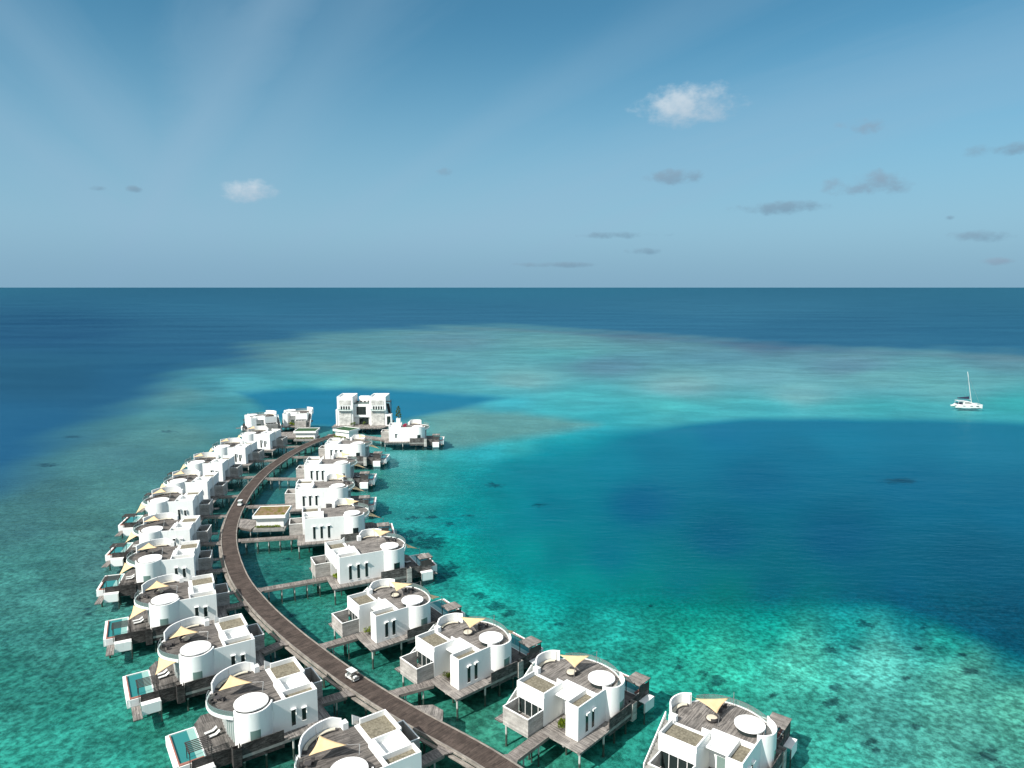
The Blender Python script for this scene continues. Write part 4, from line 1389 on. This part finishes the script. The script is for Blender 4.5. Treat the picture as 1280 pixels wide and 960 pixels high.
# scattered small heads in the shallows
sm = n.ramp(n.math('ADD', n.noise(pos, .3, 4, .7), n.math('MULTIPLY', n2, .5)), .86, .98)
sm = n.math('MULTIPLY', n.math('MULTIPLY', sm, .5), shal)
cm = n.math('MAXIMUM', n.math('MULTIPLY', cm, .88), sm)
dark = n.node('ShaderNodeVectorMath', operation='MULTIPLY')
n.put(dark.inputs[0], sc.outputs[0])
dark.inputs[1].default_value = (.28, .22, .26)
fin = n.mix(cm, sc.outputs[0], dark.outputs[0])
nt.links.new(principled(n, fin, 1.0, 0.0), out.inputs[0])
me.materials.append(m)
sb = bpy.data.objects.new('seabed', me)
col.objects.link(sb)
tag(sb, 'sand and coral sea bottom seen through clear water', kind='structure')

# water surface
m, nt, out = new_mat('sea_water')
n = N(nt)
pos = n.node('ShaderNodeNewGeometry').outputs['Position']
w1 = n.noise(n.mapping(pos, (.35, 1.0, 1), (0, 0, RAD(12))), .55, 4, .55)
w2 = n.noise(n.mapping(pos, (.4, 1.0, 1), (0, 0, RAD(-8))), .12, 4, .55)
w3 = n.noise(pos, 1.6, 3, .6)
hgt = n.math('ADD', n.math('ADD', n.math('MULTIPLY', w1, .7), n.math('MULTIPLY', w2, 1.3)), n.math('MULTIPLY', w3, .10))
bmp = n.node('ShaderNodeBump')
bmp.inputs['Strength'].default_value = .55
bmp.inputs['Distance'].default_value = .5
n.put(bmp.inputs['Height'], hgt)
fr = n.node('ShaderNodeFresnel')
fr.inputs['IOR'].default_value = 1.33
nt.links.new(bmp.outputs[0], fr.inputs['Normal'])
wind = n.ramp(n.noise(n.mapping(pos, (.3, 1.0, 1), (0, 0, RAD(8))), .009, 5, .6),   .35, .65, .72, 1.12)
gl = n.node('ShaderNodeBsdfGlossy')
gl.inputs['Roughness'].default_value = .14
gl.inputs['Color'].default_value = (.40, .86, .97, 1)
nt.links.new(bmp.outputs[0], gl.inputs['Normal'])
tr = n.node('ShaderNodeBsdfTransparent')
tr.inputs[0].default_value = (.95, .985, .985, 1)
mx = n.node('ShaderNodeMixShader')
f = n.math('MULTIPLY', n.math('MINIMUM', fr.outputs[0], .30), n.math('MULTIPLY', wind, .72))
nt.links.new(f, mx.inputs[0])
nt.links.new(tr.outputs[0], mx.inputs[1])
nt.links.new(gl.outputs[0], mx.inputs[2])
nt.links.new(mx.outputs[0], out.inputs[0])
wm = MB()
rows = [-400, 60, 400, 2500, 15000, 75000]
cols_ = [-90000, -9000, -1500, 1500, 9000, 90000]
for yv in rows:
    for xv in cols_:
        wm.v.append((xv, yv, 0))
for i in range(len(rows) - 1):
    for j in range(len(cols_) - 1):
        a0 = i * len(cols_) + j
        wm.f.append((a0, a0 + 1, a0 + 1 + len(cols_), a0 + len(cols_)))
wo = wm.build('sea_water', m)
tag(wo, 'clear turquoise and deep blue sea', kind='structure')

# ------------------------------------------------------------------ sky
SUN_EL, SUN_TO = 42.0, 41.0         # light travels towards this bearing (degrees from +X)
world = bpy.data.worlds.new('World')
scene.world = world
world.use_nodes = True
nt = world.node_tree
nt.nodes.clear()
n = N(nt)
out = nt.nodes.new('ShaderNodeOutputWorld')
bgn = nt.nodes.new('ShaderNodeBackground')
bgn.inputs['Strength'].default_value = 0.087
nt.links.new(bgn.outputs[0], out.inputs[0])
sky = nt.nodes.new('ShaderNodeTexSky')
sky.sky_type = 'NISHITA'
sky.sun_disc = False
sky.sun_elevation = RAD(SUN_EL)
# bearing of the sun itself, measured clockwise from +Y
sx, sy = -math.cos(RAD(SUN_TO)), -math.sin(RAD(SUN_TO))
sky.sun_rotation = math.atan2(sx, sy)
sky.altitude = 50
sky.air_density, sky.dust_density, sky.ozone_density = 1.0, 0.6, 2.2
tc = nt.nodes.new('ShaderNodeTexCoord').outputs['Generated']
nv = n.node('ShaderNodeVectorMath', operation='NORMALIZE')
n.put(nv.inputs[0], tc)
D = nv.outputs[0]
sp = n.node('ShaderNodeSeparateXYZ')
n.put(sp.inputs[0], D)
el = n.math('ARCSINE', sp.outputs[2])
az = n.math('ARCTAN2', sp.outputs[0], sp.outputs[1])
tint = n.node('ShaderNodeVectorMath', operation='MULTIPLY')
n.put(tint.inputs[0], sky.outputs[0])
tint.inputs[1].default_value = (.42, .87, .88)
base = tint.outputs[0]
# high thin cirrus on a flat layer
zz = n.math('ADD', n.math('MAXIMUM', sp.outputs[2], 0.0), .16)
pl = n.node('ShaderNodeCombineXYZ')
n.put(pl.inputs[0], n.math('DIVIDE', sp.outputs[0], zz))
n.put(pl.inputs[1], n.math('DIVIDE', sp.outputs[1], zz))
spl = n.node('ShaderNodeSeparateXYZ')
n.put(spl.inputs[0], pl.outputs[0])


def on_layer(px, py):
    a_, e_ = direction(px, py)
    z_ = max(math.sin(e_), 0) + .16
    return math.sin(a_) * math.cos(e_) / z_, math.cos(a_) * math.cos(e_) / z_


cir = None
# long streaks of high cloud: two points of the centre line, half width, strength
for (p0, p1, wd, stg) in (((222, 205), (350, -10), .19, .50), ((300, 230), (470, -10), .24, .26), ((190, 215), (0, 10), .19, .34), ((110, 240), (-120, 60), .3, .36), ((520, 215), (930, -20), .16, .22), ((560, 300), (1320, 60), .55, .36), ((900, 230), (1330, 90), .2, .3)):
    (x0, y0), (x1, y1) = on_layer(*p0), on_layer(*p1)
    ph = math.atan2(x0 - x1, y0 - y1)
    ac0 = x0 * math.cos(ph) - y0 * math.sin(ph)
    ac = n.math('SUBTRACT', n.math('MULTIPLY', spl.outputs[0], math.cos(ph)), n.math('MULTIPLY', spl.outputs[1], math.sin(ph)))
    al = n.math('ADD', n.math('MULTIPLY', spl.outputs[0], math.sin(ph)), n.math('MULTIPLY', spl.outputs[1], math.cos(ph)))
    pa = n.node('ShaderNodeCombineXYZ')
    n.put(pa.inputs[0], n.math('MULTIPLY', ac, 3.2))
    n.put(pa.inputs[1], n.math('MULTIPLY', al, .7))
    pa.inputs[2].default_value = stg * 31
    nzc = n.noise(pa.outputs[0], 1.0, 6, .6, .9)
    off = n.math('ADD', n.math('DIVIDE', n.math('ABSOLUTE', n.math('SUBTRACT', ac, ac0)), wd), n.math('MULTIPLY', n.math('SUBTRACT', nzc, .5), 2.0))
    band = n.math('MULTIPLY', n.ramp(off, -.15, 1.15, stg, 0.0), n.ramp(nzc, .25, .7, .55, 1.0))
    cir = band if cir is None else n.math('MAXIMUM', cir, band)
base = n.mix(cir, base, (2.75, 4.15, 5.4, 1))
# unseen sky overhead and round the sun, whitened to add fill light
hi_fill = n.ramp(el, .45, 1.0, 0.0, .6)
base = n.mix(hi_fill, base, (5.6, 6.3, 6.9, 1))
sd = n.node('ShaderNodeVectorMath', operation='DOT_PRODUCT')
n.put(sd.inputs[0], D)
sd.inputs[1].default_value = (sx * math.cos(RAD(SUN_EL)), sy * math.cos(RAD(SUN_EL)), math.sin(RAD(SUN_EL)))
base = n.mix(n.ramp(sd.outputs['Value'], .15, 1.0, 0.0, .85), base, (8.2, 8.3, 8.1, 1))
low = n.ramp(el, 0.0, .36, .93, 0.0)
hz = n.mix(n.ramp(el, 0.0, .09), (1.95, 3.4, 4.75, 1), (2.45, 4.0, 5.4, 1))
base = n.mix(low, base, hz)
# cumulus: place, half-size, brightness
CLOUDS = [
    (862, 130, 74, 33, 1.0), (310, 238, 42, 17, .85), (843, 221, 46, 11, .2), (1083, 231, 62, 17, .3), (975, 260, 72, 10, .1), (1245, 187, 52, 11, .15), (1225, 296, 46, 9, .12),
    (775, 294, 54, 5.5, .05), (808, 314, 28, 5, .05), (167, 237, 11, 5, .1), (120, 235, 16, 4, .12), (1080, 158, 40, 13, .42), (1186, 272, 9, 3.5, .1), (557, 216, 14, 7, .2), (700, 331, 60, 4, .12), (1245, 327, 30, 6, .4),
]
nz = n.noise(n.mapping(D, (1, 1, 1.5)), 30, 7, .6)
nz2 = n.noise(n.mapping(D, (1, 1, 1.6), (0, 0, 0), (5, 2, 1)), 11, 4, .55)
nn_ = n.math('ADD', n.math('MULTIPLY', n.math('SUBTRACT', nz, .5), 2.6), n.math('MULTIPLY', n.math('SUBTRACT', nz2, .5), 1.2))
for (cx, cy, rx, ry, br) in CLOUDS:
    a0, e0 = direction(cx, cy)
    a1, _ = direction(cx + rx, cy)
    _, e1 = direction(cx, cy - ry)
    u = n.math('DIVIDE', n.math('SUBTRACT', az, a0), abs(a1 - a0))
    vv = n.math('DIVIDE', n.math('SUBTRACT', el, e0), abs(e1 - e0))
    vlow = n.math('MULTIPLY', vv, 1.35)
    r2 = n.math('ADD', n.math('MULTIPLY', u, u), n.math('MULTIPLY', vv, vv))
    f = n.math('ADD', n.math('SUBTRACT', 1.0, r2), n.math('MULTIPLY', nn_, .9 if br > .5 else 1.5))
    dens = n.ramp(f, .0, 1.1 if br > .5 else 1.5)
    dens = n.math('MULTIPLY', dens, .9 if br > .5 else .85)
    # sun on the upper left of the heap, grey base below
    lit = n.math('ADD', n.math('SUBTRACT', n.math('MULTIPLY', vv, .5), n.math('MULTIPLY', u, .28)), n.math('MULTIPLY', nn_, .3))
    lit = n.ramp(lit, -.7, .6)
    bright = (5.3, 6.1, 6.7, 1) if br > .5 else (1.8 + 1.3 * br, 3.0 + .7 * br, 3.95 + .8 * br, 1)
    grey = (3.3, 4.4, 5.4, 1) if br > .5 else (1.35 + 1.4 * br, 2.5 + .8 * br, 3.45 + .8 * br, 1)
    cc = n.mix(lit, grey, bright)
    base = n.mix(dens, base, cc)
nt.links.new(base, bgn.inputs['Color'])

sun = bpy.data.lights.new('sun', 'SUN')
sun.energy = 5.0
sun.angle = RAD(.53)
sun.color = (1, .965, .90)
so = bpy.data.objects.new('sun', sun)
dv = Vector((math.cos(RAD(SUN_TO)) * math.cos(RAD(SUN_EL)), math.sin(RAD(SUN_TO)) * math.cos(RAD(SUN_EL)), -math.sin(RAD(SUN_EL))))
so.rotation_euler = dv.to_track_quat('-Z', 'Y').to_euler()
so.location = (-200, -100, 300)
col.objects.link(so)

vs = scene.view_settings
vs.view_transform = 'Standard'
vs.look = 'None'
vs.gamma = 1
vs.use_curve_mapping = False
vs.exposure = 0.47
scene.cycles.max_bounces = 6
scene.cycles.diffuse_bounces = 3
scene.cycles.glossy_bounces = 2
scene.cycles.transparent_max_bounces = 12
scene.cycles.use_denoising = True
